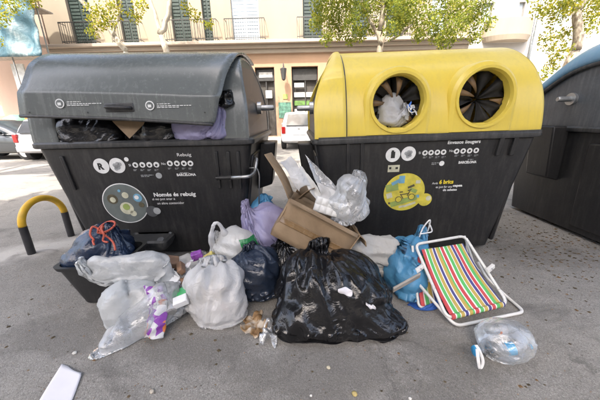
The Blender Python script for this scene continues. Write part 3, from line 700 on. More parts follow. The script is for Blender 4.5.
def dome(a, z): return a*max(0., min(1., (z-1.36)/.52))**1.6
def container(name, x0, W_, y0, D, label, zr=1.08, tx=.16, ty=.12, endmat='end_grey', PL=None, pinf=.48, zpin=None, brk=(.42, .66), brk_top=-.04, inset=(0, 0)):
    root = empty(name, (x0 + W_/2, y0 + D/2, 0), label, 'waste container')
    x1, y1 = x0 + W_, y0 + D
    def rg(k, inset=0, z=None):
        a = tx*(1-k) + inset; b_ = ty*(1-k) + inset; return rrect(x0+a, x1-a, y0+b_, y1-b_, .07, (.04 + (zr-.04)*k) if z is None else z, 5)
    m = MB(); m.loft([rg(-.0, .03, .03), rg(0), rg(.25), rg(.5), rg(.75), rg(1), rg(1, .03), rg(.1, .03)])
    m.build('body', M['black_plastic'], root, smooth=True, auto=35)
    m = MB(); m.loft([rrect(x0-.0-e, x1+e, y0-e, y1+e, .08, z, 5) for e, z in ((.0, zr+.004), (.028, zr+.008), (.034, zr+.018), (.034, zr+.045), (.02, zr+.06), (-.045, zr+.06), (-.045, zr-.02))], False, False)
    m.build('rim', M['rim_plastic'], root, smooth=True, auto=35)
    # castor feet
    for cx in (x0+tx+.15, x1-tx-.15):
        for cy in (y0+ty+.15, y1-ty-.15):
            m = MB(); m.cyl((cx, cy, 0), (cx, cy, .06), .05, 14); m.build('foot', M['rim_plastic'], root)
    # end plates of the lid
    for xe, s in ((x0+.012, -1), (x1-.012, 1)):
        prof = smooth_poly(PL, 5); n = len(prof)
        ins = inset[0 if s < 0 else 1]
        P = [(xe - s*dome(ins, p_[1]), y0+p_[0], p_[1]) for p_ in prof] + [(xe - s*(.02 + dome(ins, p_[1])), y0+p_[0], p_[1]) for p_ in prof]
        F = [tuple(range(n)), tuple(range(n, 2*n))[::-1]] + [(i, i+n, (i+1) % n + n, (i+1) % n) for i in range(n)]
        ep = obj('lid_end_plate', P, F, M[endmat], root)
        cy, cz = y0 + D*pinf, zpin or zr + .32
        m = MB(); m.cyl((xe-s*.01, cy, cz), (xe+s*.03, cy, cz), .062, 24); m.build('pin_boss', M['steel'], ep)
        m = MB(); m.tube([(xe+s*.02, cy, cz), (xe+s*.15, cy, cz), (xe+s*.165, cy, cz)], [.028, .028, .02], 18); m.build('lifting_pin', M['steel'], ep, smooth=True, auto=40)
        # lifting bracket on the side
        m = MB(); yb0, yb1 = y0+D*brk[0], y0+D*brk[1]; xo = xe + s*.17
        zt_, zb_ = zr+brk_top, zr-.56
        m.add([(xe,yb0,zt_),(xo,yb0+.02,zt_),(xo,yb1-.02,zt_),(xe,yb1,zt_),(xe-s*.06,yb0,zb_),(xo-s*.06,yb0+.03,zb_+.05),(xo-s*.06,yb1-.03,zb_+.05),(xe-s*.06,yb1,zb_)],
              [(0,1,2,3),(7,6,5,4),(0,4,5,1),(1,5,6,2),(2,6,7,3),(3,7,4,0)] if s > 0 else [(3,2,1,0),(4,5,6,7),(1,5,4,0),(2,6,5,1),(3,7,6,2),(0,4,7,3)])
        m.build('lifting_bracket', M['black_plastic'], root, bevel=.015)
        # moulded panel step on the side wall
        m = MB(); m.obox((xe + s*.012 - s*tx*.5, y0+D*.22, zr*.5), (.018, 0, 0), (0, D*.15, 0), (s*tx*.43, 0, zr*.41)); m.build('side_panel', M['black_plastic'], root, bevel=.02)
    nrm = np.cross((1, 0, 0), np.array((0, -ty, zr-.04))); nrm = nrm if nrm[1] < 0 else -nrm
    return root, Face((x0, y0, zr), nrm, root)
def ribs(face, pxs, y_a, y_b, mat, wd=.028, dp=.022):
    for px, in [(p,) for p in pxs]:
        a, b_ = face.P(px, y_a), face.P(px, y_b); b_[0] = a[0] + .012*np.sign(a[0]-face.o[0]-.9)*-1
        m = MB(); v = (b_-a)/2; m.obox((a+b_)/2 + face.n*dp*.3, face.ux*wd/2, v, face.n*dp/2); m.build('rib', mat, face.parent, bevel=.006)

def shell(prof, y0, xs, zfun=None):
    V = []; F = []; n = len(prof)
    for x in xs:
        for k, p_ in enumerate(prof): V.append((x, y0 + p_[0], p_[1] + (zfun(x, k/(n-1)) if zfun else 0)))
    for i in range(len(xs)-1):
        for k in range(n-1): a = i*n+k; F.append((a, a+1, a+n+1, a+n))
    return V, F

# ---- grey mixed waste container
GX, GW, GY, GD = -2.235, 1.825, 2.35, 1.55
PLg = [(0.0, 1.13), (.0, 1.2), (.02, 1.38), (.065, 1.56), (.16, 1.70), (.34, 1.805), (.62, 1.855), (.95, 1.85), (1.3, 1.70), (1.5, 1.4), (1.55, 1.13)]
gc, gf = container('grey_waste_container', GX, GW, GY, GD, 'dark container with a propped open grey lid, overfilled with bags, at the left', PL=PLg, inset=(0, .10))
prof = smooth_poly(PLg, 6)
for a, b_ in ((GX+.005, GX+.22), (-.70, GX+GW-.005)):
    V, F = shell(prof, GY, np.linspace(a, b_, 9)); V = [(v[0] - dome(.10, v[2])*max(0, (v[0]+.70)/.29), v[1], v[2] - (.012*(max(0, (v[0]+.45)/.04))**2 if v[2] > 1.3 else 0)) for v in V]
    obj('lid_shoulder', V, F, M['lid_grey'], gc, smooth=True, solid=.02)
profb = smooth_poly([(.62, 1.85), (.95, 1.85), (1.3, 1.70), (1.5, 1.4), (1.55, 1.13)], 6)
V, F = shell(profb, GY, np.linspace(GX+.22, -.70, 6)); obj('lid_back', V, F, M['lid_grey'], gc, smooth=True, solid=.02)
PF = smooth_poly([(-.15, 1.30), (-.15, 1.40), (-.149, 1.482)], 4) + smooth_poly([(-.146, 1.49), (-.05, 1.635), (.05, 1.735), (.24, 1.835), (.46, 1.875), (.75, 1.885), (1.0, 1.87)], 6)
FX0, FX1 = -2.13, -.665
def flapz(x, k): 
    t = (x-FX0)/(FX1-FX0); return (.055 - .095*t) * (1-k)**1.5 + .012*math.sin(t*math.pi)*(1-k)
xsf = np.linspace(FX0, FX1, 24)
V, F = shell(PF, GY, xsf, flapz); V = np.array(V); n = len(PF)
for i in range(24):
    t = i/23
    for k in range(n):
        q = k/(n-1); V[i*n+k, 0] += (.05*min(1, q*4) - .16*max(0, q-.3))*(1-t) + .18*min(1, q*1.4)**.7*t
        if i > 21: V[i*n+k, 1] += .012*(i-21)
flap = obj('lid_flap', V, F, M['lid_grey'], gc, smooth=True, solid=.018, auto=60)
tr = MB(); tr.tube([(x, GY-.15-.002, 1.297 + flapz(x, 0)) for x in xsf], .013, 8); tr.build('edge_trim', M['rim_plastic'], flap, smooth=True)
YS = GY - .165
ff = Face((0, YS, 1.4), (0, -1, .06), gc)
hA = ff.P(107, 107); hB = ff.P(131, 108)
m = MB(); m.tube(round_path([hA+[0,.03,0], hA+[0,-.035,0], hB+[0,-.035,0], hB+[0,.03,0]], .03), .013, 10); m.build('handle', M['black_plastic'], flap, smooth=True)
m = MB(); m.obox((hA+hB)/2 + [0, .012, 0], ((hB-hA)[0]*.62, 0, 0), (0, .012, 0), (0, 0, .034)); m.build('handle_recess', M['rim_plastic'], flap, bevel=.01)
for px, py in ((60, 103.5), (150, 105.5)):
    s = ff.disc(px, py, .034, M['white_print'], parent=flap); ff.disc(px, py, .026, M['lid_grey'], .0042, 'pictogram', s); ff.rect(px, py+.5, .026, .02, M['white_print'], .0064, 'pictogram', s)
    ff.lines(px+7, py-1.5, .16, 1, M['white_print'], parent=flap); ff.lines(px+7, py+.5, .26, 2, M['white_print'], parent=flap)
for px in (88, 205, 30): ff.disc(px, 112.5, .006, M['black_plastic'], name='rivet', parent=flap, seg=10)
ribs(gf, (216, 228, 238), 151, 188, M['black_plastic'])
ribs(gf, (62,), 156, 190, M['black_plastic'])
# prints on the front
s = gf.disc(101.5, 166, .068, M['white_print']); gf.text(99.0, 169.2, 'R', .075, M['black_print'], .004, None, .004, s)
s = gf.disc(117.5, 165.5, .068, M['white_print'])
for i in range(7):
    a = i*2.4; gf.disc(117.5 + 3.2*math.cos(a)*(.4+.1*i), 165.5 + 3.2*math.sin(a)*(.4+.1*i), .017, M['grey_print'], .0045, 'pictogram', s, seg=12)
gf.disc(126.5, 159.3, .019, M['white_print'])
for px in (135.5, 142.5, 149.5, 156.5): 
    s = gf.disc(px, 164.9 - (px-135)*.015, .025, M['white_print'], seg=18); gf.rect(px, 165, .018, .02, M['black_print'], .004, 'pictogram', s, rot=px); gf.lines(px-2, 169.6, .034, 2, M['grey_print'], .009, .004)
for px in (170, 177, 184, 190.5): 
    s = gf.disc(px, 163.3, .025, M['white_print'], seg=18); gf.rect(px, 163.4, .018, .02, M['black_print'], .004, 'pictogram', s, rot=px); gf.lines(px-2, 168.0, .034, 2, M['grey_print'], .009, .004)
gf.text(129, 166.2, 'Sí', .03, M['white_print']); gf.text(161.5, 164.8, 'No', .03, M['white_print'])
gf.text(177, 156.3, 'Rebuig', .040, M['white_print'], width=.125)
gf.lines(141, 175.2, .11, 2, M['grey_print'], .012, .006); gf.disc(159, 175.5, .027, M['grey_print'])
gf.text(177, 176, 'BARCELONA', .032, M['white_print'], width=.17, bold=.001); gf.lines(180, 172.8, .12, 1, M['grey_print'], .01, .006)
gf.text(154, 196.5, 'Només és rebuig', .052, M['white_print'], width=.385, bold=.0015)
gf.text(152.5, 200.2, 'si no pot anar a', .034, M['white_print'], width=.21); gf.text(157.5, 204.4, 'un altre contenidor', .034, M['white_print'], width=.25)
rc = gf.disc(125.5, 203.5, .205, M['white_print'], .002, 'round_sticker', ry=.200, seg=48)
gf.disc(125.5, 203.5, .196, M['pad_grey'], .0042, 'sticker_field', rc, ry=.191, seg=48)
for px, py, r_, mt in ((113, 199, .048, 'sticker_brown'), (113.5, 199.5, .026, 'sticker_cream'), (125.5, 195, .03, 'sticker_cream'), (138, 197.5, .040, 'sticker_blue'), (137, 197, .02, 'white_print'), (142, 204.5, .025, 'sticker_brown'), (127.5, 208, .062, 'sticker_cream'), (127, 206.5, .032, 'sticker_green'), (134, 213, .03, 'sticker_cream'), (119.5, 190.5, .013, 'sticker_blue')):
    gf.disc(px, py, r_, M[mt], .0062 + .0022*(r_ < .03 or mt == 'sticker_green'), 'pictogram', rc, seg=24)
gf.disc(152.5, 211, .056, M['dark_steel'], .0064, 'sticker'); gf.disc(157.5, 210.5, .034, M['grey_print'], .0085, 'sticker')
# foot pedal and opening lever
pA, pB = at(125, 244, 2.30), at(171, 243, 2.30)
m = MB(); m.loft([rrect(pA[0], pB[0], 2.20, 2.42, .04, .17 + z, 4) if e == 0 else rrect(pA[0]+e, pB[0]-e, 2.20+e, 2.42, .04, .17 + z, 4) for z, e in ((0, .03), (.05, 0), (.085, 0), (.10, .02), (.085, .035))])
pd = m.build('foot_pedal', M['rim_plastic'], gc, smooth=True, auto=40)
m = MB(); q = at(160.5, 240.5, 2.24); m.cyl((q[0], 2.25, .25), (q[0], 2.24, .275), .03, 16); m.build('pedal_knob', M['dark_steel'], pd)
for px in (134, 163): q = at(px, 246, 2.4); m = MB(); m.box((q[0]-.02, 2.40, .19), (q[0]+.02, 2.6, .22)); m.build('pedal_arm', M['dark_steel'], gc)
L1, L2, L3 = at(216, 178, 2.27), at(231, 177.5, 2.27), at(250, 176.5, 2.27)
m = MB(); m.tube([L1, L2], .017, 12); m.build('lever_grip', M['black_plastic'], gc, smooth=True, auto=40)
m = MB(); m.tube(round_path([L2, L3, at(255, 172, 2.4), at(257, 159, 2.45), at(254, 158, 2.6)], .04), .014, 10); m.build('opening_lever', M['steel'], gc, smooth=True)
m = MB(); m.tube(round_path([at(249, 168, 2.42), at(257, 167.5, 2.42), at(259.5, 175, 2.42), at(259, 204, 2.42)], .04), .006, 8); m.build('cable', M['steel'], gc, smooth=True)

# ---- yellow packaging container
YX, YWd, YY, YD = .16, 1.85, 2.30, 1.55
PLy = [(0.0, 1.135), (.0, 1.2), (.025, 1.36), (.085, 1.54), (.20, 1.70), (.42, 1.83), (.75, 1.885), (1.1, 1.86), (1.4, 1.66), (1.52, 1.4), (1.55, 1.135)]
yc, yf = container('yellow_packaging_container', YX, YWd, YY, YD, 'black container with a yellow lid that has two round openings, right of centre', PL=PLy, inset=(.26, .10))
profy = smooth_poly(PLy, 9)
holes = [at(401.5, 102, YY-.02), at(487.5, 98, YY-.02)]
HR, HO = .205, .262
xs = np.concatenate([np.linspace(YX+.21, YX+YWd-.004, 92)])
V, F = shell(profy, YY, xs); V = np.array([(v[0] - dome(.10, v[2])*max(0, (v[0]-YX-YWd+.3)/.3)**1.5, v[1], v[2]) for v in V])
def inhole(f):
    c = np.mean([V[i] for i in f], 0)
    return any(math.hypot(c[0]-h[0], c[2]-h[2]) < HR+.02 and c[1] < YY+.6 for h in holes)
F = [f for f in F if not inhole(f)]
lid = obj('lid', V, F, M['lid_yellow'], yc, smooth=True, solid=.016)
prc = [(p_[0]-.016 if p_[1] < 1.6 and p_[0] < .5 else p_[0], p_[1] + (.014 if p_[1] > 1.25 else 0)) for p_ in profy]
V, F = shell(prc, YY, np.linspace(YX-.012, YX+.245, 10)); V = [(v[0] + dome(.26, v[2])*(1 - (v[0]-YX+.012)/.257)*.8, v[1], v[2] - .05*dome(1, v[2])*max(0, 1-(v[0]-YX)/.16)**2) for v in V]; obj('lid_shoulder', V, F, M['lid_yellow'], yc, smooth=True, solid=.02)
m = MB(); m.tube([(YX+.25, YY+p_[0]-.012, p_[1]+.004) for p_ in profy[:52]], .006, 8); m.build('seam', M['rim_plastic'], yc)
m = MB(); m.box((YX+.02, YY-.03, 1.118), (YX+YWd-.01, YY+.02, 1.146)); m.build('lid_seal', M['rim_plastic'], yc)
for h in holes:
    hx, hz = h[0], h[2]
    yF = YY - .02
    def arch(r, y, floor=None):
        pts = [(hx + r*math.cos(t), y, hz + r*math.sin(t)) for t in np.linspace(0, math.pi, 25)]
        pts += [(hx - r, y, hz - r*.5), (hx - r, y, floor), (hx - r*.35, y, floor), (hx + r*.35, y, floor), (hx + r, y, floor), (hx + r, y, hz - r*.5)]
        return pts
    fl = 1.15
    m = MB(); m.loft([arch(HO+.012, YY+.62, fl), arch(HO+.012, yF+.05, fl), arch(HO, yF+.015, fl), arch(HO-.03, yF, fl+.0)], False, False)
    # front annulus between arch and round hole
    A_ = arch(HO-.03, yF, fl); n = len(A_)
    C_ = [(hx + (HR+.012)*math.cos(t), yF, hz + (HR+.012)*math.sin(t)) for t in [math.atan2(p_[2]-hz, p_[0]-hx) for p_ in A_]]
    m.loft([A_, C_, [(hx + HR*(p_[0]-hx)/(HR+.012), yF+.012, hz + HR*(p_[2]-hz)/(HR+.012)) for p_ in C_], [(hx + (HR-.004)*(p_[0]-hx)/(HR+.012), yF+.075, hz + (HR-.004)*(p_[2]-hz)/(HR+.012)) for p_ in C_]], False, False)
    hs = m.build('opening_housing', M['lid_yellow'], yc, smooth=True, auto=32)
    m = MB(); m.loft([[(hx + r*math.cos(t), y, hz + r*math.sin(t)) for t in np.linspace(0, 2*math.pi, 40, endpoint=False)] for r, y in ((HR+.03, yF-.0), (HR+.028, yF-.016), (HR+.008, yF-.016), (HR-.002, yF+.012))], False, False)
    m.build('opening_ring', M['lid_yellow'], hs, smooth=True, auto=45)
    # rubber flaps: curled segments meeting near the middle, with gaps
    g = np.random.default_rng(int(hx*100))
    for k in range(7):
        a0 = 2*math.pi*k/7 + .06 + g.uniform(-.05, .05); a1 = 2*math.pi*(k+1)/7 - .06; V = []; F = []
        back = g.uniform(.03, .12)
        for i in range(7):
            for j in range(5):
                t = a0 + (a1-a0)*j/4; rr = HR*(1 - i/6*(.96 - .12*g.random())); tt = (a0+a1)/2 + (t-(a0+a1)/2)*(1 - .25*i/6)
                V.append((hx + rr*math.cos(tt), yF + .085 + back*(i/6)**1.4 + .02*math.sin(j*1.7+k), hz + rr*math.sin(tt) - .01*i/6))
        for i in range(6):
            for j in range(4): a = i*5+j; F.append((a, a+1, a+6, a+5))
        obj('rubber_flap', V, F, M['rubber'], hs, smooth=True, solid=.004)
    for k, (a0, ln, cv) in enumerate(((1.35, .16, .05), (2.3, .13, .03), (.65, .15, .04), (4.6, .11, .05))):
        V = []; F = []
        for i in range(9):
            t = i/8; rr = HR*.98 - ln*t; w_ = .026*(1-t) + .004
            for s_ in (-1, 1): V.append((hx + rr*math.cos(a0+hx) - s_*w_*math.sin(a0+hx), yF + .085 - cv*.6*math.sin(t*3), hz + rr*math.sin(a0+hx) + s_*w_*math.cos(a0+hx)))
        F = [(2*i, 2*i+1, 2*i+3, 2*i+2) for i in range(8)]
        obj('rubber_strip', V, F, M['rubber_brown'], hs, smooth=True, solid=.004)
ribs(yf, (350, 364), 141, 190, M['black_plastic']); ribs(yf, (505, 519), 133, 156, M['black_plastic'], .035, .03)
# prints
s = yf.disc(394.5, 154.3, .062, M['white_print']); yf.rect(394.5, 154.3, .034, .055, M['black_print'], .004, 'pictogram', s); yf.rect(394.5, 150.4, .02, .012, M['black_print'], .004, 'pictogram', s)
s = yf.disc(410, 153.3, .062, M['white_print'])
for i in range(7): a = i*2.4; yf.disc(410 + 3*math.cos(a)*(.4+.1*i), 153.3 + 3*math.sin(a)*(.4+.1*i), .015, M['grey_print'], .0045, 'pictogram', s, seg=12)
s = yf.rect(395, 168, .10, .062, M['sticker_cream']); yf.rect(391.5, 167.5, .018, .02, M['black_print'], .004, 'pictogram', s); yf.rect(398, 167.5, .022, .018, M['black_print'], .004, 'pictogram', s)
for px in (426.5, 432.5, 438.8, 445):
    s = yf.disc(px, 152.8 - (px-426)*.03, .023, M['white_print'], seg=18); yf.rect(px, 152.6 - (px-426)*.03, .016, .018, M['black_print'], .004, 'pictogram', s, rot=px); yf.lines(px-2, 156.8, .034, 2, M['grey_print'], .009, .004)
for px in (458, 464.5, 471, 477.5):
    s = yf.disc(px, 151.6 - (px-458)*.03, .023, M['white_print'], seg=18); yf.rect(px, 151.5 - (px-458)*.03, .016, .018, M['black_print'], .004, 'pictogram', s, rot=px); yf.lines(px-2, 155.6, .034, 2, M['grey_print'], .009, .004)
yf.text(420, 153.8, 'Sí', .028, M['white_print']); yf.text(450.5, 152.2, 'No', .028, M['white_print'])
yf.text(449, 144.2, 'Envasos lleugers', .040, M['white_print'], width=.275, bold=.001)
yf.lines(433, 163, .06, 2, M['grey_print'], .012, .006); yf.disc(443, 163.5, .022, M['white_print'], seg=18)
yf.text(459.5, 164, 'BARCELONA', .030, M['white_print'], width=.155, bold=.0012); yf.lines(469, 160, .075, 1, M['grey_print'], .01, .006)
yf.text(433, 184.4, 'Amb', .028, M['white_print'], width=.05); yf.text(440, 184, '6 brics', .05, M['yellow_print'], width=.125, bold=.002)
yf.text(436.5, 188.2, 'es pot fer una', .030, M['white_print'], width=.145); yf.text(453.5, 187.0, 'capsa', .030, M['white_print'], width=.085, bold=.0015)
yf.text(443.5, 191.2, 'de sabates', .030, M['white_print'], width=.125, bold=.0008)
rc = yf.disc(405, 192, .183, M['sticker_yellow'], .002, 'round_sticker', ry=.180, seg=48)
yf.disc(425.5, 199.5, .062, M['sticker_yellow'], .0038, 'round_sticker', seg=24); yf.disc(429, 198, .024, M['sticker_cream'], .006, 'sticker', seg=18)
for px, py, w_, h_, mt, ro in ((398, 181, .10, .03, 'sticker_blue', .5), (403, 179, .05, .07, 'sticker_blue', 0), (393, 187, .11, .07, 'sticker_green', .2), (412, 186, .06, .02, 'sticker_brown', .4), (404, 200.5, .24, .05, 'sticker_green', .3), (405.5, 193.5, .075, .008, 'sticker_brown', .15), (402.5, 196, .06, .008, 'sticker_brown', -1.0), (409.5, 192.5, .06, .008, 'sticker_brown', 1.2), (402, 191.5, .03, .01, 'sticker_brown', .1), (410.5, 189.5, .035, .01, 'sticker_brown', .3), (390, 195, .05, .05, 'sticker_cream', .3), (417, 196, .05, .03, 'sticker_blue', .1), (392, 203, .06, .02, 'sticker_brown', -.2), (414, 190, .07, .035, 'sticker_green', -.4), (410, 204, .11, .02, 'sticker_cream', .35), (402, 206, .05, .02, 'sticker_cream', .2), (419, 181.5, .04, .03, 'sticker_cream', 0)):
    yf.rect(px, py, w_, h_, M[mt], .0042 + .0003*(px % 7), 'pictogram', rc, rot=ro)
for px, py, r_ in ((399, 198.8, .030), (412, 196.2, .030)):
    yf.disc(px, py, r_, M['sticker_brown'], .0066, 'pictogram', rc, seg=20); yf.disc(px, py, r_*.8, M['sticker_yellow'], .0086, 'pictogram', rc, seg=20)
yc.rotation_euler = (0, R(-.8), 0)

# ---- blue lidded container at the right edge
BX, BW, BY, BD = 2.94, 1.8, 2.20, 1.56
PLb = [(0.0, 1.13), (.0, 1.2), (.03, 1.4), (.12, 1.57), (.3, 1.71), (.6, 1.76), (.95, 1.70), (1.3, 1.51), (1.5, 1.4), (1.56, 1.13)]
bc, bf = container('blue_lidded_container', BX, BW, BY, BD, 'black container with a blue lid, cut off by the right edge', PL=PLb, tx=.03, ty=.1, endmat='end_pale', pinf=.57, zpin=1.42, brk=(.53, .76), brk_top=.06)
pb_ = smooth_poly(PLb, 6); V = []; F = []; n = len(pb_)
lx_ = [(BX-.03, -.03), (BX-.045, .02), (BX-.04, .10), (BX-.015, .18), (BX+.04, .26), (BX+.14, .32), (BX+.5, .36), (BX+BW, .36)]
for x, o_ in lx_:                                     # blue lid rolls over the end plate
    for p_ in pb_: V.append((x, BY + .78 + (p_[0]-.78)*(1+o_*.16), 1.13 + (p_[1]-1.13)*(1+o_*1.0) + .012))
for i in range(len(lx_)-1):
    for k in range(n-1): a = i*n+k; F.append((a, a+1, a+n+1, a+n))
obj('lid', V, F, M['lid_blue'], bc, smooth=True, solid=.015)
m = MB(); m.tube([(BX-.02, BY+.78+(p_[0]-.78)*.985, p_[1]-.018) for p_ in pb_], .022, 10); m.build('lid_edge', M['rim_plastic'], bc, smooth=True)

# ------------------------------------------------------------------ hoop guard
ha, hb = np.array([-2.80, 2.56, 0]), np.array([-2.74, 3.0, 0])
hp = empty('hoop_guard', (ha+hb)/2, 'yellow hoop barrier with black feet at the left', 'barrier')
top = []
for t in np.linspace(0, math.pi, 25):
    k = (1-math.cos(t))/2; top.append(ha + (hb-ha)*k + [0, 0, .30 + .23*math.sin(t)])
m = MB(); m.tube(top, .033, 14); m.build('hoop_bar', M['hoop_yellow'], hp, smooth=True)
for p_ in (ha, hb): 
    m = MB(); m.tube([p_, p_ + [0, 0, .302]], .0345, 14); m.build('post_foot', M['hoop_black'], hp, smooth=True, auto=40)

# ------------------------------------------------------------------ plastic bags: small cloth solver
OBST = []                                             # ellipsoids of the bags already in the heap
def far_hit(c, d, ells):
    t = np.zeros(d.shape[:-1])
    for e, r in ells:
        o = (c - np.array(e)) / np.array(r); dd = d / np.array(r)
        A_ = (dd*dd).sum(-1); B_ = (dd*o).sum(-1); C_ = (o*o).sum() - 1; D_ = B_*B_ - A_*C_
        t = t + np.where(D_ > 0, np.maximum((-B_ + np.sqrt(np.maximum(D_, 0)))/A_, 0), 0)**7
    return t**(1/7)
_G = np.random.default_rng(99).normal(size=(1024, 3)); _G /= np.linalg.norm(_G, axis=1)[:, None]
def vnoise(P, seed=0):                                # gradient noise, about -0.6..0.6
    P = np.asarray(P, float) + seed*17.31; i0 = np.floor(P).astype(np.int64); f = P - i0; w_ = f*f*f*(f*(f*6-15)+10); out = 0
    for dx in (0, 1):
        for dy in (0, 1):
            for dz in (0, 1):
                hsh = ((i0[..., 0]+dx)*73856093 ^ (i0[..., 1]+dy)*19349663 ^ (i0[..., 2]+dz)*83492791) & 1023
                gr = _G[hsh]; dt = (gr*(f - np.array([dx, dy, dz]))).sum(-1)
                out = out + dt*(w_[..., 0] if dx else 1-w_[..., 0])*(w_[..., 1] if dy else 1-w_[..., 1])*(w_[..., 2] if dz else 1-w_[..., 2])
    return out
def ss(a, b, x): x = np.clip((x-a)/(b-a), 0, 1); return x*x*(3-2*x)
def cloth_bag(ells, neck, N=110, Mb=64, Mr=8, ex=1.08, tie=.02, ruff=.10, rr=.07, steps=10, iters=4, gap=.03, fold=1.0, pk=2.6, pl0=.38, lump=.13, seed=0, obst=True, floor=.004, ymax=None, pleat=.55, ruffdir=None, grav=1.0):
    g = np.random.default_rng(seed)
    c = np.mean([e for e, _ in ells], 0); neck = np.array(neck, float)
    ax = (neck-c)/np.linalg.norm(neck-c); u = np.cross(ax, [.31, .2, .93]); u /= np.linalg.norm(u); v = np.cross(ax, u)
    ph = 2*np.pi*np.arange(N)/N
    s = np.linspace(0, 1, Mb); th = np.pi*(1-s)*.985 + .01
    d = np.cos(th)[:, None, None]*ax + np.sin(th)[:, None, None]*(np.cos(ph)[None, :, None]*u + np.sin(ph)[None, :, None]*v)
    lmp = 1 + lump*vnoise(d*2.3, seed+5) + lump*.5*vnoise(d*5, seed+6)
    body = c + (far_hit(c, d, ells)*lmp)[..., None]*d
    ring = neck + tie*(np.cos(ph)[:, None]*u + np.sin(ph)[:, None]*v)
    k = ss(.72, 1, s)[:, None, None]; body = body*(1-k) + ring[None]*k
    rd = ax if ruffdir is None else np.array(ruffdir, float)/np.linalg.norm(ruffdir)
    f = (np.arange(1, Mr+1)/Mr)[:, None, None]
    wob = 1 + .35*np.sin(3*ph + seed)[None, :, None] + .2*np.sin(5*ph + 2*seed)[None, :, None]
    X = np.concatenate([body, neck + rd*ruff*f + (np.cos(ph)[:, None]*u + np.sin(ph)[:, None]*v)[None]*(tie + (rr-tie)*f**.8)*wob], 0)
    X[..., 2] = np.maximum(X[..., 2], floor)
    MM = Mb + Mr
    sr = np.concatenate([s, np.full(Mr, 1.0)])
    H0 = np.linalg.norm(np.roll(X, -1, 1) - X, axis=-1); V0 = np.linalg.norm(X[1:] - X[:-1], axis=-1)
    wm = H0.mean(1).max()
    low = (pleat*ss(.5, .95, sr))[:, None]*wm
    Hr = np.maximum(H0*ex, low); Vr = V0*(1 + (ex-1)*.8)
    Hm = (Hr[1:]+Hr[:-1])/2; Dr = np.sqrt(Hm**2 + Vr**2)
    inv = np.ones((MM, N, 1)); inv[Mb-1] = 0
    X = X + g.normal(size=X.shape)*.004*inv
    # low-frequency crumple seed
    for _ in range(5):
        w_ = g.normal(size=3)*22; X = X + inv*(.006*np.sin(X @ w_ + g.uniform(0, 6)))[..., None]*d[np.minimum(np.arange(MM), Mb-1)]
    Vl = np.zeros_like(X)
    def proj(a, b, wa, wb, rest, kc):
        q = b - a; L_ = np.sqrt((q*q).sum(-1, keepdims=True)) + 1e-9; e = (L_ - rest[..., None]); kk = np.where(e > 0, .95, kc)
        q = q*(e/L_*kk/(wa+wb+1e-9)); return a + q*wa, b - q*wb
    E_, O_ = slice(0, None, 2), slice(1, None, 2)
    obs = OBST if obst else []
    for st in range(steps):
        Vl = Vl*.82; Vl[..., 2] -= .0042*grav; Xo = X.copy(); X = X + Vl*inv
        for it in range(iters):
            X[:, E_], X[:, O_] = proj(X[:, E_], X[:, O_], inv[:, E_], inv[:, O_], Hr[:, E_], .5)
            b_ = np.roll(X[:, E_], -1, 1); wb = np.roll(inv[:, E_], -1, 1); a2, b2 = proj(X[:, O_], b_, inv[:, O_], wb, Hr[:, O_], .5); X[:, O_] = a2; X[:, E_] = np.roll(b2, 1, 1)
            for j0 in (0, 1):
                ja = np.arange(j0, MM-1, 2); X[ja], X[ja+1] = proj(X[ja], X[ja+1], inv[ja], inv[ja+1], Vr[ja], .5)
                for sh in (-1, 1):
                    b_ = np.roll(X[ja+1], sh, 1); wb = np.roll(inv[ja+1], sh, 1); a2, b2 = proj(X[ja], b_, inv[ja], wb, Dr[ja], .25); X[ja] = a2; X[ja+1] = np.roll(b2, -sh, 1)
            # smoothness of the film: light bending resistance
            if it % 2 == 0:
                lap = (np.roll(X, 1, 1) + np.roll(X, -1, 1))/2 - X; lap[1:-1] += (X[2:] + X[:-2])/2 - X[1:-1]; X = X + .05*lap*inv
            q = X - c; L_ = np.sqrt((q*q).sum(-1)) + 1e-9; rcore = far_hit(c, q/L_[..., None], ells)*.88
            rcore = np.where((sr < .86)[:, None], rcore, 0)
            T = np.maximum(L_, rcore); lim = far_hit(c, q/L_[..., None], ells)*1.06 + gap
            T = np.where((sr < .80)[:, None] & (T > lim), T - .5*(T-lim), T); X = np.where(inv > 0, c + q*(T/L_)[..., None], X)
            for e, r in obs:
                q = (X - e)/(r*.97); L_ = np.sqrt((q*q).sum(-1)); ins = (L_ < 1)
                if ins.any(): X[ins] = e + q[ins]/L_[ins][:, None]*(r*.97)
            if ymax is not None: X[..., 1] = np.minimum(X[..., 1], ymax)
            X[..., 2] = np.maximum(X[..., 2], floor)
        Vl = X - Xo
    for _ in range(10):                               # the film lies flat where it meets the ground
        lap = (np.roll(X, 1, 1) + np.roll(X, -1, 1))/2 - X; lap[1:-1] += (X[2:] + X[:-2])/2 - X[1:-1]
        X = X + .45*lap*inv*np.clip(1 - (X[..., 2:]-floor)/.04, 0, 1)*(sr < .7)[:, None, None]
    # folds of the film: pleats running to the neck, long drape folds in two directions, fine crumple
    nr = np.cross(np.roll(X, -1, 1) - np.roll(X, 1, 1), np.gradient(X, axis=0)); nr /= np.linalg.norm(nr, axis=-1, keepdims=True) + 1e-9
    if ((nr*(X-c)).sum(-1)[:Mb]).mean() < 0: nr = -nr
    rad = np.linalg.norm(X-c, axis=-1); loc = X - c
    wrp = np.stack([vnoise(loc*5.5, seed*7+k) for k in range(3)], -1)
    P_ = np.stack([np.cos(ph)[None]*pk + 0*rad, np.sin(ph)[None]*pk + 0*rad, sr[:, None]*1.6 + 0*rad], -1) + wrp*.55
    rid = lambda n: 1 - 2.4*np.abs(n)
    loc_r = np.minimum(np.linalg.norm(X - neck, axis=-1)/.25, 1)
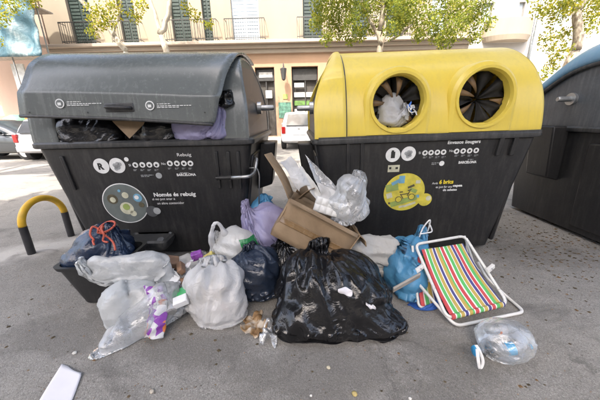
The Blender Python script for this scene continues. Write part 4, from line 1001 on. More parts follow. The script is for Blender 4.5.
    h = rid(vnoise(P_, seed+1))*.028*ss(pl0, .9, sr)[:, None]*(.25 + .75*loc_r) + rid(vnoise(P_*2.1, seed+2))*.008*ss(.3, .9, sr)[:, None]*loc_r
    for q_, amp, cf in ((0, .026, 8), (1, .020, 13), (2, .009, 23)):
        t1 = g.normal(size=3); t1 += ax*1.2*np.sign(t1 @ ax); t1 /= np.linalg.norm(t1); L2 = loc + wrp*.022; al = (L2 @ t1)[..., None]*t1
        msk = ss(-.15, .3, vnoise(loc*4.2, seed*3+q_+50))
        h = h + amp*np.maximum(rid(vnoise(al*.9 + (L2-al)*cf, seed*5+q_+20)), -.55)*msk
    h = h + .001*rid(vnoise(loc*42 + wrp*1.0, seed+90))
    h = h*fold*np.clip((X[..., 2]-floor)/.07, .12, 1)*np.minimum(1, rad/.12)*np.where(np.arange(MM) >= Mb-1, .3, 1)[:, None]
    X = X + nr*(h - h.mean())[..., None]*inv
    if ymax is not None: X[..., 1] = np.minimum(X[..., 1], ymax)
    X[..., 2] = np.maximum(X[..., 2], floor + .002*rng.random(X.shape[:2]))
    F = []
    for j in range(MM-1):
        for i in range(N): F.append((j*N+i, j*N+(i+1) % N, (j+1)*N+(i+1) % N, (j+1)*N+i))
    F.append(tuple(range(N))[::-1])
    return X.reshape(-1, 3), F
SEEN = ('bag_white',)
def bag(name, ells, neck, mat, label, cat='rubbish bag', group=None, keep=True, base=None, **k):
    ells = [(np.array(e, float), np.array(r, float)) for e, r in ells]
    V, F = cloth_bag(ells, neck, **k)
    if base is None: base = (ells[0][0][0], ells[0][0][1], max(0, V[:, 2].min()))
    o = obj(name, V, F, M[mat], loc=base, smooth=True)
    if mat in SEEN:
        c = np.mean([e for e, _ in ells], 0); n1, n2 = 40, 24; th = np.linspace(.02, math.pi-.02, n2); ph = np.linspace(0, 2*math.pi, n1, endpoint=False)
        d = np.stack([np.sin(th)[:, None]*np.cos(ph), np.sin(th)[:, None]*np.sin(ph), np.cos(th)[:, None] + 0*ph], -1)
        X = c + (far_hit(c, d, ells)*.66*(1 + .3*vnoise(d*3.2, 3)))[..., None]*d; X[..., 2] = np.maximum(X[..., 2], k.get('floor', .004) + .006)
        Fc = [(j*n1+i, (j+1)*n1+i, (j+1)*n1+(i+1) % n1, j*n1+(i+1) % n1) for j in range(n2-1) for i in range(n1)]
        obj('contents', X.reshape(-1, 3), Fc, M['contents'], o)
    if keep: OBST.extend(ells)
    return tag(o, label, cat, group)

# the black tub with the denim blue bag
tb = empty('plastic_tub', (-1.52, 1.93, 0), 'black plastic tub under the denim blue bag beside the grey container', 'tub')
m = MB()
def tub_ring(k, e=0.0):
    h = .175 + .055*k + e; cx, cy = -1.46 - .07*k, 1.88 + .03*k; return rrect(cx-h, cx+h, cy-h*.92, cy+h*.92, .07, .004 + .315*k, 5)
m.loft([tub_ring(-.0, -.02), tub_ring(.03), tub_ring(.5), tub_ring(.9), tub_ring(.92, .012), tub_ring(1, .014), tub_ring(1, -.012), tub_ring(.1, -.015)]); m.build('tub_wall', M['black_plastic'], tb, smooth=True, auto=40)
q = on_plane(104, 294, (0, 1.715, 0), (0, -1, .05)); m = MB(); m.obox(q, (.014, 0, 0), (0, .004, 0), (0, 0, .01)); m.build('maker_mark', M['white_print'], tb)
bag('tied_bag', [((-1.54, 1.92, .38), (.19, .18, .17)), ((-1.66, 1.83, .32), (.12, .12, .07)), ((-1.5, 1.9, .28), (.17, .17, .12))], (-1.44, 1.92, .565), 'bag_denim', 'denim blue rubbish bag with red drawstring standing in the black tub', seed=1, fold=1.3, ruff=.05, rr=.06, ruffdir=(.6, -.5, -.1))
st = empty('drawstring', (-1.45, 1.90, .55), 'red drawstring tied round the neck of the denim blue bag', 'string')
g = np.random.default_rng(5)
for i in range(3):
    pts = [np.array([-1.45, 1.80, .54])]
    for k in range(6): pts.append(pts[-1] + [g.uniform(-.02, .05) if i else g.uniform(-.035, .02), g.uniform(-.022, .004), g.uniform(-.05, -.005) if k > 1 else g.uniform(0, .06)])
    m = MB(); m.tube(smooth_poly(pts, 5), .007, 7); m.build('string_end', M['string_red'], st, smooth=True)
for a in (.0, .5):
    m = MB(); m.tube([(-1.45 + .05*math.cos(t), 1.90 + .06*math.sin(t), .545 + .02*math.sin(t+a) - .02*a) for t in np.linspace(0, 2*math.pi, 22)], .007, 7); m.build('string_loop', M['string_red'], st, smooth=True)

# lavender bag, black bags, white bags (back to front)
bag('tied_bag', [((-.29, 2.18, .45), (.20, .14, .16)), ((-.24, 2.2, .22), (.23, .15, .22))], (-.45, 2.12, .66), 'bag_lavender', 'lavender plastic bag leaning on the grey container beside the cardboard box', seed=2, fold=1.6, lump=.18, ymax=2.42, ruff=.04, rr=.04)
bag('shopping_bag', [((-.50, 2.02, .30), (.20, .13, .16)), ((-.60, 2.04, .16), (.15, .14, .16))], (-.70, 2.02, .43), 'bag_greenlogo', 'white shopping bag with a green logo and a looped handle', seed=3, fold=1.4, lump=.18, base=(-.6, 2.05, 0), ruff=.04, rr=.05)
path = smooth_poly([at(214, 250, 1.99), at(211, 238, 1.96), at(213, 226, 1.95), at(218, 223, 1.955), at(225, 233, 1.97), at(233, 243, 1.99)], 6); m = MB()
g = np.random.default_rng(4); m.tube(path, [.026*(1 + .2*math.sin(i*1.9)) if i < 8 or i > len(path)-9 else .014 for i in range(len(path))], 9)
m.v = [tuple(np.array(v_) + g.normal(size=3)*.0045) for v_ in m.v]; m.build('handle', M['bag_white'], bpy.data.objects['shopping_bag'], smooth=True, sub=1)
bag('tied_bag', [((-.10, 1.96, .20), (.17, .15, .17)), ((-.02, 2.0, .12), (.2, .15, .12))], (-.14, 1.93, .385), 'bag_black', 'small shiny black bag squeezed under the cardboard box', seed=4, fold=1.5, ruff=.05, rr=.05)
bag('tied_bag', [((-.33, 1.80, .17), (.20, .17, .17)), ((-.31, 1.86, .24), (.15, .13, .12))], (-.40, 1.90, .385), 'bag_navy', 'round navy rubbish bag between the white bags and the large black bag', seed=5, fold=1.4, ruff=.05, rr=.05)
bag('shopping_bag', [((-.60, 1.60, .16), (.19, .14, .17)), ((-.55, 1.55, .10), (.19, .14, .11)), ((-.52, 1.62, .25), (.11, .10, .09)), ((-.68, 1.60, .24), (.10, .10, .09))], (-.62, 1.73, .37), 'bag_white', 'bulging plain white shopping bag at the front of the heap', seed=6, fold=1.5, lump=.2, ruff=.06, rr=.10, tie=.06)
bag('plastic_bag', [((-1.00, 1.69, .28), (.14, .09, .15)), ((-1.12, 1.68, .325), (.16, .07, .12)), ((-1.26, 1.67, .36), (.14, .05, .08)), ((-1.38, 1.66, .385), (.09, .035, .045))], (-1.50, 1.65, .41), 'bag_milky', 'milky white plastic bag pointing left over the black tub', seed=7, ruff=.02, rr=.03, pleat=.3, obst=False, fold=1.5, lump=.22)
bag('plastic_bag', [((-1.21, 1.53, .13), (.14, .11, .13)), ((-1.08, 1.6, .14), (.13, .12, .13))], (-1.0, 1.66, .27), 'bag_milky', 'rounded milky plastic bag lying below the pointed white one', seed=8, ruff=.03, rr=.04, obst=False, fold=1.5, lump=.22)
bag('plastic_film', [((-.92, 1.57, .15), (.12, .11, .14)), ((-1.02, 1.45, .10), (.13, .10, .10)), ((-1.11, 1.36, .06), (.09, .08, .055)), ((-1.17, 1.29, .035), (.05, .05, .03))], (-1.215, 1.245, .012), 'film_hazy', 'clear plastic wrapping trailing forward onto the asphalt at the left', 'plastic wrapping', seed=9, fold=1.3, ruff=.02, rr=.02, obst=False, pleat=.4)
# printed wrapper running down the clear film
pw = smooth_poly([at(151, 286, 1.55), at(156, 297, 1.50), at(158, 310, 1.46), at(156, 324, 1.40), at(154, 338, 1.36)], 7); V = []; F = []
for i, p_ in enumerate(pw):
    for j in range(7):
        t = (j-3)/3; V.append(p_ + np.array([.062*t, -.03 + .035*t*t + .01*math.sin(i*.9+j), .02*(1-t*t) + .006*math.sin(i*1.3+j*2)]))
for i in range(len(pw)-1):
    for j in range(6): a = i*7+j; F.append((a, a+1, a+8, a+7))
tag(obj('printed_wrapper', V, F, M['wrapper_purple'], loc=pw[-1], smooth=True, solid=.003, sub=1), 'white wrapper printed with purple lying on the clear plastic wrapping', 'wrapper')
bag('plastic_bag', [((.53, 2.00, .28), (.23, .12, .11)), ((.46, 2.04, .12), (.25, .15, .14)), ((.68, 1.96, .27), (.14, .1, .08))], (.86, 1.92, .30), 'bag_grubby', 'grubby white plastic bag between the cardboard box and the blue bag', seed=10, fold=1.8, lump=.2, ruff=.04, rr=.05)
bag('plastic_bag', [((.80, 1.94, .15), (.20, .16, .15)), ((.93, 2.02, .23), (.12, .12, .12)), ((.80, 1.74, .09), (.14, .14, .09))], (1.02, 2.10, .41), 'bag_blue', 'light blue plastic bag behind the striped deck chair', seed=11, fold=1.9, lump=.2, ruff=.06, rr=.05)
bag('plastic_bag', [((.86, 1.66, .07), (.14, .10, .07))], (.98, 1.70, .10), 'bag_royal', 'royal blue bag on the ground left of the deck chair', seed=12, ruff=.03, rr=.04, N=80, Mb=40)
bag('refuse_sack', [((.21, 1.54, .18), (.35, .25, .20)), ((.06, 1.70, .27), (.19, .18, .15)), ((.35, 1.68, .26), (.19, .18, .14)), ((.50, 1.38, .055), (.15, .12, .06)), ((-.02, 1.42, .09), (.16, .13, .11)), ((.2, 1.40, .11), (.30, .13, .12))], (.12, 1.79, .452), 'bag_black', 'large black refuse sack at the front of the heap', seed=13, ruff=.09, rr=.10, tie=.05, pl0=.10, ruffdir=(.1, 1, -.25), fold=1.6, N=170, Mb=96, pk=3.0, steps=8, lump=.18)
def seen_on(o, px, py):                               # nearest surface point of a built thing along a line of sight
    V = np.array([v.co[:] for v in o.data.vertices]) + np.array(o.location); d = ray(px, py); d = d/np.linalg.norm(d); q = V - [0, 0, CAM_H]
    t = q @ d; off = np.linalg.norm(q - t[:, None]*d, axis=1); k = np.where(off < .02)[0]; return V[k[np.argmin(t[k])]]
# torn white paper showing on the sack
for px, py, w_, nm in ((347, 288, .045, 'a'), (372, 302, .030, 'b')):
    c0 = seen_on(bpy.data.objects['refuse_sack'], px, py) + [0, -.004, .004]; g = np.random.default_rng(px); V = []; F = []
    for i in range(6):
        for j in range(4): V.append(c0 + [(i-2.5)/2.5*w_, -.02 + .012*g.normal(), (j-1.5)/1.5*w_*.38 + .008*g.normal() - .006*i])
    for i in range(5):
        for j in range(3): a = i*4+j; F.append((a, a+1, a+5, a+4))
    tag(obj('paper_scrap', V, F, M['paper'], loc=c0, smooth=True, solid=.002, sub=1), 'torn white paper scrap showing in the ' + ('upper' if nm == 'a' else 'lower') + ' rip of the large black sack', 'paper')
# white knot of the blue bag
kt = empty('plastic_string', at(424, 240, 2.1), 'white plastic string knotted on top of the light blue bag', 'string')
for pts in ([(419, 238), (423, 228), (430, 220), (428, 230), (424, 236)], [(420, 234), (427, 233), (432, 231), (429, 223)], [(424, 237), (421, 242), (424, 247)]):
    m = MB(); m.tube(smooth_poly([at(px, py, 2.06 + .01*i) for i, (px, py) in enumerate(pts)], 5), .006, 7); m.build('string_end', M['tie_white'], kt, smooth=True)

# bags overflowing from the grey container
OB0 = OBST; OBST = []
kk = dict(obst=False, floor=1.10, N=90, Mb=48, fold=1.2, keep=False)
bag('overflowing_bag', [((-1.93, 2.44, 1.24), (.24, .13, .12)), ((-1.70, 2.46, 1.22), (.2, .13, .11))], (-1.85, 2.6, 1.36), 'bag_black', 'shiny black bag bulging from the left of the open grey lid', seed=21, ruff=.03, rr=.03, **kk)
bag('overflowing_bag', [((-1.22, 2.44, 1.22), (.22, .12, .10)), ((-1.40, 2.5, 1.22), (.15, .12, .1))], (-1.3, 2.6, 1.34), 'bag_black', 'black bag in the middle of the open grey lid beside the cardboard corner', seed=22, ruff=.03, rr=.03, **kk)
bag('overflowing_bag', [((-.90, 2.42, 1.23), (.22, .11, .10)), ((-.70, 2.36, 1.28), (.09, .09, .13))], (-.64, 2.36, 1.47), 'bag_lavender', 'pale lavender bag hanging from the right corner of the open grey lid', seed=23, ruff=.04, rr=.05, **kk)
bag('overflowing_bag', [((-.585, 2.36, 1.48), (.065, .07, .06)), ((-.55, 2.42, 1.50), (.05, .07, .06))], (-.55, 2.48, 1.58), 'bag_black', 'small black bag pinched at the right edge of the grey lid flap', seed=24, ruff=.04, rr=.05, **kk)
cA = [at(112, 121, 2.30), at(147, 121, 2.34), at(129.5, 138.5, 2.27)]
m = MB(); P = [np.array(p_) for p_ in cA] + [cA[0] + [0, .28, .05], cA[1] + [0, .28, .05]]
m.add([*P[:3], *[p_ + np.array([0, .012, .004]) for p_ in P[:3]]], [(0,2,1),(3,4,5),(0,1,4,3),(1,2,5,4),(2,0,3,5)]); 
tag(m.build('cardboard_piece', M['cardboard'], loc=P[2]), 'brown cardboard corner sticking out under the grey lid handle', 'cardboard')
# bag stuffed into the left opening of the yellow lid
h = holes[0]
bag('stuffed_bag', [((h[0]-.06, YY+.10, h[2]-.035), (.115, .09, .12)), ((h[0]-.02, YY+.14, h[2]-.08), (.12, .09, .10))], (h[0]+.06, YY+.03, h[2]-.02), 'bag_white', 'white plastic bag stuffed into the left opening of the yellow lid', obst=False, floor=1.1, N=80, Mb=40, keep=False, seed=25, ruff=.05, rr=.04)
bt = empty('bag_tie', (h[0]+.08, YY-.02, h[2]-.03), 'blue and white tie strings on the bag in the left yellow opening', 'string')
g = np.random.default_rng(8)
for i in range(7):
    p_ = [np.array([h[0]+.06, YY+.0, h[2]-.02])]
    for k in range(5): p_.append(p_[-1] + [g.uniform(-.012, .035), g.uniform(-.012, .012), g.uniform(-.035, .026)])
    m = MB(); m.tube(smooth_poly(p_, 4), .0045, 6); m.build('tie_end', M['tie_blue'] if i % 2 else M['tie_white'], bt, smooth=True)
OBST = OB0

# ------------------------------------------------------------------ cardboard box with packaging
bO = at(289.5, 198.5, 1.86)                            # upper left front corner
ex_ = at(359, 234.5, 1.80) - bO; Lb = np.linalg.norm(ex_); ex_ /= Lb
dn = at(270.5, 232, 1.84) - bO; dn -= ex_*np.dot(dn, ex_); Hb = np.linalg.norm(dn)*1.05; dn /= Hb/1.05
nz_ = np.cross(ex_, dn); nz_ = nz_ if nz_[1] > 0 else -nz_    # into the depth
Db = .34
cb = empty('cardboard_box', bO + dn*Hb + ex_*Lb*.4, 'open brown cardboard box tipped on its side on top of the heap', 'cardboard box')
def panel(nm, o, a, b_, th=.005, mat='cardboard', wav=.004, parent=None, seed=0):
    wav = wav*1.6
    """slightly warped sheet with thickness: origin and two edge vectors"""
    g = np.random.default_rng(seed); n = np.cross(a, b_); n = n/np.linalg.norm(n); V = []; F = []; p1, p2 = g.uniform(0, 6, 2)
    for i in range(9):
        for j in range(9):
            s_, t = i/8, j/8; V.append(o + a*s_ + b_*t + n*wav*(math.sin(s_*4+p1) + math.sin(t*5+p2)))
    for i in range(8):
        for j in range(8): k = i*9+j; F.append((k, k+1, k+10, k+9))
    return obj(nm, V, F, M[mat], parent or cb, smooth=True, solid=th, auto=30)
panel('front_panel', bO, ex_*Lb, dn*Hb, seed=1)
panel('back_panel', bO + nz_*Db, ex_*Lb, dn*Hb, seed=2)
panel('bottom_panel', bO + dn*Hb, ex_*Lb, nz_*Db, seed=3)
panel('end_panel', bO, nz_*Db, dn*Hb, seed=4)
panel('end_panel', bO + ex_*Lb, nz_*Db, dn*Hb, seed=5)
fl = at(267, 153, 2.0) - bO
panel('flap', bO, fl, nz_*Db*.95, wav=.008, seed=6)
panel('flap', bO + ex_*.01 - nz_*.004, ex_*(Lb-.02), -nz_*.05 + dn*.016, wav=.002, seed=7)
panel('flap', bO + nz_*(Db+.004) + ex_*.02, ex_*(Lb*.45), (-dn*.7 + nz_*.5)*.16, wav=.01, seed=8)
panel('flap', bO + ex_*Lb, nz_*Db, (ex_*.9 + dn*.6)*.10, wav=.006, seed=9)
panel('tape', bO + ex_*Lb*.02 + dn*Hb*.46 - nz_*.010, ex_*Lb*.96, dn*.045, th=.001, mat='tape', wav=.0008, seed=1)
# folded card inside
panel('inner_flap', bO + ex_*.06 + nz_*.12, ex_*.07 - dn*.13, nz_*.16 + ex_*.02, wav=.004, seed=10)
# packaging inside: sheets of moulded white wrap and a clear bag
cI = bO + ex_*Lb*.45 + nz_*Db*.5
def film_sheet(nm, o, a, b_, amp, mat, label, cat, seed, n=34):
    """crumpled loose sheet: origin, two edge vectors, fold height"""
    nv_ = np.cross(a, b_); nv_ /= np.linalg.norm(nv_); u_, v_ = np.meshgrid(np.linspace(0, 1, n), np.linspace(0, 1, n), indexing='ij')
    P0 = o + u_[..., None]*a + v_[..., None]*b_; q = P0 + .05*np.stack([vnoise(P0*6, seed+k) for k in range(3)], -1)
    hgt = amp*(1 - 2.2*np.abs(vnoise(q*9, seed))) + amp*.6*(1 - 2.2*np.abs(vnoise(q*19, seed+4))) + amp*1.5*np.sin(u_*4 + seed)*np.sin(v_*3)
    edge = .03*vnoise(P0*14, seed+9)[..., None]*(np.abs(u_-.5) + np.abs(v_-.5))[..., None]*(a+b_)/np.linalg.norm(a+b_)
    X = P0 + hgt[..., None]*nv_ + edge*2
    return tag(obj(nm, X.reshape(-1, 3), [(i*n+j, i*n+j+1, (i+1)*n+j+1, (i+1)*n+j) for i in range(n-1) for j in range(n-1)], M[mat], loc=X.reshape(-1, 3).mean(0), smooth=True, solid=.0015), label, cat)
film_sheet('packing_sheet', at(281, 163, 2.02), at(297, 190, 1.98) - at(281, 163, 2.02), at(293, 158, 2.06) - at(281, 163, 2.02), .010, 'bag_white', 'torn white plastic sheet between the raised flap and the box contents', 'packaging', 61)
film_sheet('packing_sheet', at(297, 160, 2.08), at(318, 186, 2.0) - at(297, 160, 2.08), at(312, 205, 1.92) - at(300, 175, 2.02), .016, 'egg_tray', 'white foam sheet standing up in the middle of the cardboard box', 'packaging', 62)
film_sheet('packing_sheet', at(306, 154, 2.12), at(338, 186, 2.02) - at(306, 154, 2.12), at(312, 200, 1.94) - at(302, 172, 2.04), .020, 'film_hazy', 'clear bubble wrap sheet draped over the white foam in the box', 'packaging', 63)
film_sheet('packing_sheet', at(318, 182, 1.98), at(346, 196, 1.95) - at(318, 182, 1.98), at(326, 212, 1.88) - at(318, 184, 1.96), .015, 'bag_white', 'crumpled white wrap right above the moulded tray', 'packaging', 64)
pa, pb = at(314, 206, 1.9), at(340, 214, 1.88)
ta = (pb-pa)/np.linalg.norm(pb-pa); tn = np.array([0, -1, .25]); tn /= np.linalg.norm(tn); tu = np.cross(ta, tn); tu *= np.sign(tu[2])
et = empty('egg_tray', (pa+pb)/2, 'white moulded tray with rows of cups at the mouth of the cardboard box', 'tray')
V = []; F = []; nu, nv = 49, 25; Lt, Ht = .235, .115
for j in range(nv):
    for i in range(nu):
        a, b_ = i/(nu-1), j/(nv-1); hgt = .016*abs(math.sin(a*math.pi*5))**.5*abs(math.sin(b_*math.pi*2))**.5
        V.append(pa - tu*.035 + ta*Lt*a + tu*Ht*b_ + tn*(hgt + .01*math.sin(a*3)))
for j in range(nv-1):
    for i in range(nu-1): a = j*nu+i; F.append((a, a+1, a+nu+1, a+nu))
obj('moulded_sheet', V, F, M['egg_tray'], et, smooth=True, solid=.003)
bag('clear_bag', [((.39, 1.93, .75), (.09, .10, .14)), ((.33, 1.92, .65), (.11, .10, .09))], (.44, 1.95, .92), 'film_hazy', 'clear plastic bag puffed up at the right of the cardboard box', 'plastic bag', seed=32, obst=False, keep=False, floor=.3, ruff=.02, rr=.03, fold=1.2)
q = at(264, 205, 2.5); bag('plastic_bag', [((q[0]-.02, 2.52, q[2]-.02), (.12, .08, .08)), ((q[0]-.02, 2.55, .2), (.15, .1, .2))], (q[0], 2.55, q[2]+.1), 'bag_blue', 'scrap of bright blue bag in the gap behind the lavender bag', seed=33, obst=False, keep=False, N=60, Mb=30)

# ------------------------------------------------------------------ loose litter in the heap
def carton(nm, c, sx, sy, sz, rot, mat, label, cat):
    Rm = np.array(Matrix.Rotation(rot[2], 3, 'Z') @ Matrix.Rotation(rot[1], 3, 'Y') @ Matrix.Rotation(rot[0], 3, 'X'))
    m = MB(); m.obox(c, Rm[:, 0]*sx/2, Rm[:, 1]*sy/2, Rm[:, 2]*sz/2); o = m.build(nm, M[mat] if isinstance(mat, str) else mat, loc=c, bevel=.006); return tag(o, label, cat)
M['carton_brown'] = plain('carton_brown', (.22, .13, .08), .6, .3, 14); M['carton_purple'] = plain('carton_purple', (.22, .06, .30), .5, .6, 30); M['net_yellow'] = plain('net_yellow', (.42, .36, .10), .6, .5, 40); M['tray_green'] = plain('tray_green', (.04, .30, .10), .4, .2, 10); M['carton_white'] = plain('carton_white', (.66, .67, .68), .5, .15, 14)
carton('food_carton', at(169, 262, 1.80), .13, .09, .06, (.3, .4, .5), 'carton_brown', 'small brown food carton lying on the loose litter', 'carton')
carton('food_carton', at(181, 268, 1.74), .04, .10, .05, (.2, -.6, .3), 'carton_brown', 'narrow dark brown carton leaning right of the brown food carton', 'carton')
carton('printed_pack', at(197, 255.5, 1.86), .08, .05, .06, (.2, -.2, .3), 'carton_purple', 'purple printed packet behind the plain white shopping bag', 'packet')
carton('yellow_packet', at(209, 259, 1.86), .11, .05, .075, (.3, -.55, .2), 'net_yellow', 'yellow speckled packet behind the plain white shopping bag', 'packet')
carton('green_tray', at(180, 293, 1.56), .11, .06, .02, (.5, -.5, .2), 'tray_green', 'green plastic tray wedged beside the white shopping bag', 'tray')
carton('white_carton', at(181, 301, 1.50), .09, .06, .05, (.3, -.25, .3), 'carton_white', 'small white carton under the green tray', 'carton')
carton('yoghurt_carton', at(172, 280, 1.68), .10, .07, .04, (.5, .3, -.3), 'carton_white', 'white flattened carton next to the brown food carton', 'carton')
cn_ = at(171.5, 306, 1.5); cax = np.array([.02, -.045, -.012])
tc = empty('drink_can', cn_, 'crushed silver drink can in front of the loose litter', 'can')
m = MB(); m.tube([cn_ - cax, cn_ - cax*.9, cn_ - cax*.2 + [.003, 0, .003], cn_ + cax*.5, cn_ + cax*.95, cn_ + cax], [.024, .031, .027, .031, .031, .026], 20); m.build('can_wall', M['tin'], tc, smooth=True, auto=40)
m = MB(); m.cyl(cn_ + cax*1.0, cn_ + cax*1.03, .021, 18); m.build('can_lid', M['steel'], tc)
M['bag_heap'] = M['bag_white']
bag('plastic_bag', [((-.90, 1.76, .11), (.13, .12, .11)), ((-.82, 1.68, .09), (.1, .1, .09))], (-.96, 1.84, .24), 'film_hazy', 'thin crumpled clear bag filled with scraps in the middle of the litter', seed=41, fold=1.6, ruff=.04, rr=.05, obst=False)
bag('plastic_bag', [((-.96, 1.98, .09), (.2, .15, .11)), ((-.80, 2.0, .09), (.16, .13, .12))], (-.88, 2.10, .22), 'bag_grubby', 'grubby off-white bag at the bottom of the loose litter against the container', seed=42, fold=1.5, ruff=.03, rr=.04)
g = np.random.default_rng(17)
scr = [(164, 270, 'paper', 'white paper scrap just below the brown food carton'), (176, 276, 'carton_white', 'pale card scrap between the brown cartons and the drink can'), (188, 264, 'paper', 'torn white paper scrap beside the purple packet'),
       (192, 272, 'film_hazy', 'clear film scrap left of the white shopping bag top'), (166, 296, 'film_hazy', 'clear film scrap above the drink can'), (176, 286, 'paper', 'crumpled white scrap behind the green tray'),
       (186, 281, 'carton_brown', 'small brown scrap against the left side of the white shopping bag'), (163, 283, 'carton_purple', 'small purple scrap right of the printed wrapper')]
for i, (px, py, mt, lb) in enumerate(scr):
    Yd = 1.82 - (py-260)/48*.34; c0 = at(px, py, Yd); n = 6; V = []; F = []; sz = g.uniform(.03, .045); rt = g.uniform(0, 6)
    for a in range(n):
        for b_ in range(n):
            u_, v_ = (a-2.5)/2.5*sz, (b_-2.5)/2.5*sz*.8; V.append(c0 + [u_*math.cos(rt)-v_*math.sin(rt), .6*v_ + .01*g.normal(), u_*math.sin(rt)*.6+v_*.7 + .008*g.normal()])
    for a in range(n-1):
        for b_ in range(n-1): k = a*n+b_; F.append((k, k+1, k+n+1, k+n))
    tag(obj('litter_scrap', V, F, M[mt], loc=c0, smooth=True, solid=.0015, sub=1), lb, 'scrap', 'crumpled scraps among the loose litter')

# brown soaked paper on the ground, and a crushed clear cup beside it
def crumple_sheet(nm, c0, sx, sy, amp, mat, label, cat, seed, rot=0, n=22):
    g = np.random.default_rng(seed); V = []; F = []; W3 = g.normal(size=(9, 2))*np.array([42, 42]); ph = g.uniform(0, 6, 9)
    cr, sr = math.cos(rot), math.sin(rot)
    for i in range(n):
        for j in range(n):
            a, b_ = (i/(n-1)-.5), (j/(n-1)-.5); e = 1 + .25*math.sin(5*math.atan2(b_, a)+seed)
            x, y = a*sx*e, b_*sy*e; hgt = amp*abs(sum(math.sin(w_[0]*x + w_[1]*y + p_) for w_, p_ in zip(W3, ph)))/2.5 + .003
            V.append((c0[0] + x*cr - y*sr, c0[1] + x*sr + y*cr, c0[2] + hgt))
    for i in range(n-1):
        for j in range(n-1): k = i*n+j; F.append((k, k+n, k+n+1, k+1))
    return tag(obj(nm, V, F, M[mat], loc=c0, smooth=True, solid=.002), label, cat)
def soaked():
    t = NT('soaked_paper'); f = t.noise(13, 3, .5, .6); t.base(t.ramp(f, [(.4, (.50, .44, .36)), (.52, (.28, .17, .075)), (.68, (.15, .08, .03))])); t.rough(.6); return t.m
M['soaked'] = soaked()
crumple_sheet('soaked_paper', np.array([-.32, 1.46, 0]), .14, .20, .02, 'soaked', 'brown stained crumpled paper on the asphalt left of the large black sack', 'paper', 3, .3)
crumple_sheet('plastic_scrap', np.array([-.20, 1.40, 0]), .10, .20, .035, 'film', 'crushed clear plastic scrap beside the brown stained paper', 'plastic scrap', 5, -.2)
# white sheet of paper, front left
P = [np.array([-1.365, 1.205, .004]), np.array([-1.20, 1.155, .006]), np.array([-1.185, 1.138, .006]), np.array([-1.16, .80, .004]), np.array([-1.345, .82, .004])]
nn = 12; V = []; F = []
a0, a1, b0, b1 = at(62, 365, 1), at(83, 373, 1), None, None
c00, c10, c01, c11 = np.array([-1.354, 1.196, 0]), np.array([-1.195, 1.142, 0]), np.array([-1.262, .90, 0]), np.array([-1.075, .86, 0])
for i in range(nn):
    for j in range(nn):
        a, b_ = i/(nn-1), j/(nn-1); p_ = (c00*(1-a)+c10*a)*(1-b_) + (c01*(1-a)+c11*a)*b_
        if j == 0: p_ = p_ + np.array([0, -.012*max(0, math.sin(a*math.pi*1.0-.9)), 0])
        V.append(p_ + [0, 0, .004 + .006*abs(math.sin(a*2+b_*3)) + .01*max(0, .2-b_)])
for i in range(nn-1):
    for j in range(nn-1): k = i*nn+j; F.append((k, k+1, k+nn+1, k+nn))
tag(obj('paper_sheet', V, F, M['paper'], loc=c00, smooth=True, solid=.001), 'clean white sheet of paper lying on the asphalt, front left', 'paper')
# grey plank leaning by the chair
m = MB(); a, b_ = at(393, 290, 1.55), at(420, 275, 1.64); dd = b_-a; 
m.obox((a+b_)/2, dd/2, np.cross(dd, [0, 1, .4])/np.linalg.norm(np.cross(dd, [0, 1, .4]))*.022, np.array([0, .008, .003])); tag(m.build('wooden_slat', M['wood_grey'], loc=(a+b_)/2, bevel=.003), 'short grey wooden slat against the left side of the deck chair', 'slat')

# ------------------------------------------------------------------ striped folding deck chair
ch = empty('deck_chair', (1.15, 1.65, 0), 'folded low deck chair with striped canvas and white tube frame', 'deck chair')
TL, TR = np.array([.865, 1.87, .355]), np.array([1.31, 1.99, .36]); BL, BR = np.array([.925, 1.44, .045]), np.array([1.405, 1.565, .05])
def tubes(nm, pts, r=.0095, rad=.05): m = MB(); m.tube(round_path(pts, rad), r, 10); return m.build(nm, M['chair_white'], ch, smooth=True)
up = np.array([0, .05, .05])
mid = (BL+BR)/2
tubes('back_frame', [mid, BL, TL, TR, BR, mid + (BR-BL)*.02], .0105)
G1_, G2_, G3_ = np.array([.965, 1.405, .012]), np.array([1.495, 1.52, .012]), np.array([1.49, 1.68, .014])
tubes('base_frame', [np.array([.77, 1.765, .205]), G1_, G2_, G3_, np.array([1.40, 1.80, .10]), np.array([1.36, 1.86, .2])], .0105)
S1, S2 = np.array([.805, 1.575, .012]), np.array([1.29, 1.69, .012])
tubes('seat_frame', [TL + [-.018, .0, -.01], TL + [-.022, -.06, -.14], S1, S2, TR + [.02, -.04, -.14], TR + [.02, 0, -.02]], .009)
tubes('cross_tube', [np.array([.80, 1.70, .12]), np.array([1.36, 1.84, .13])], .007)
tubes('leg', [TR + [.0, 0, 0], np.array([1.37, 1.90, .14]), np.array([1.44, 1.78, .06])], .008)
for p_, s_ in ((np.array([1.375, 1.74, .215]), 1), (np.array([.85, 1.72, .24]), -1)):
    m = MB(); m.obox(p_, np.array([.035, .02, .01])*s_, np.array([.004, -.012, .0]), np.array([0, .004, .012])); m.build('arm_bracket', M['chair_white'], ch, bevel=.004)
    m = MB(); m.cyl(p_ + [0, -.014, 0], p_ + [0, .014, 0], .008, 12); m.build('rivet', M['steel'], ch)
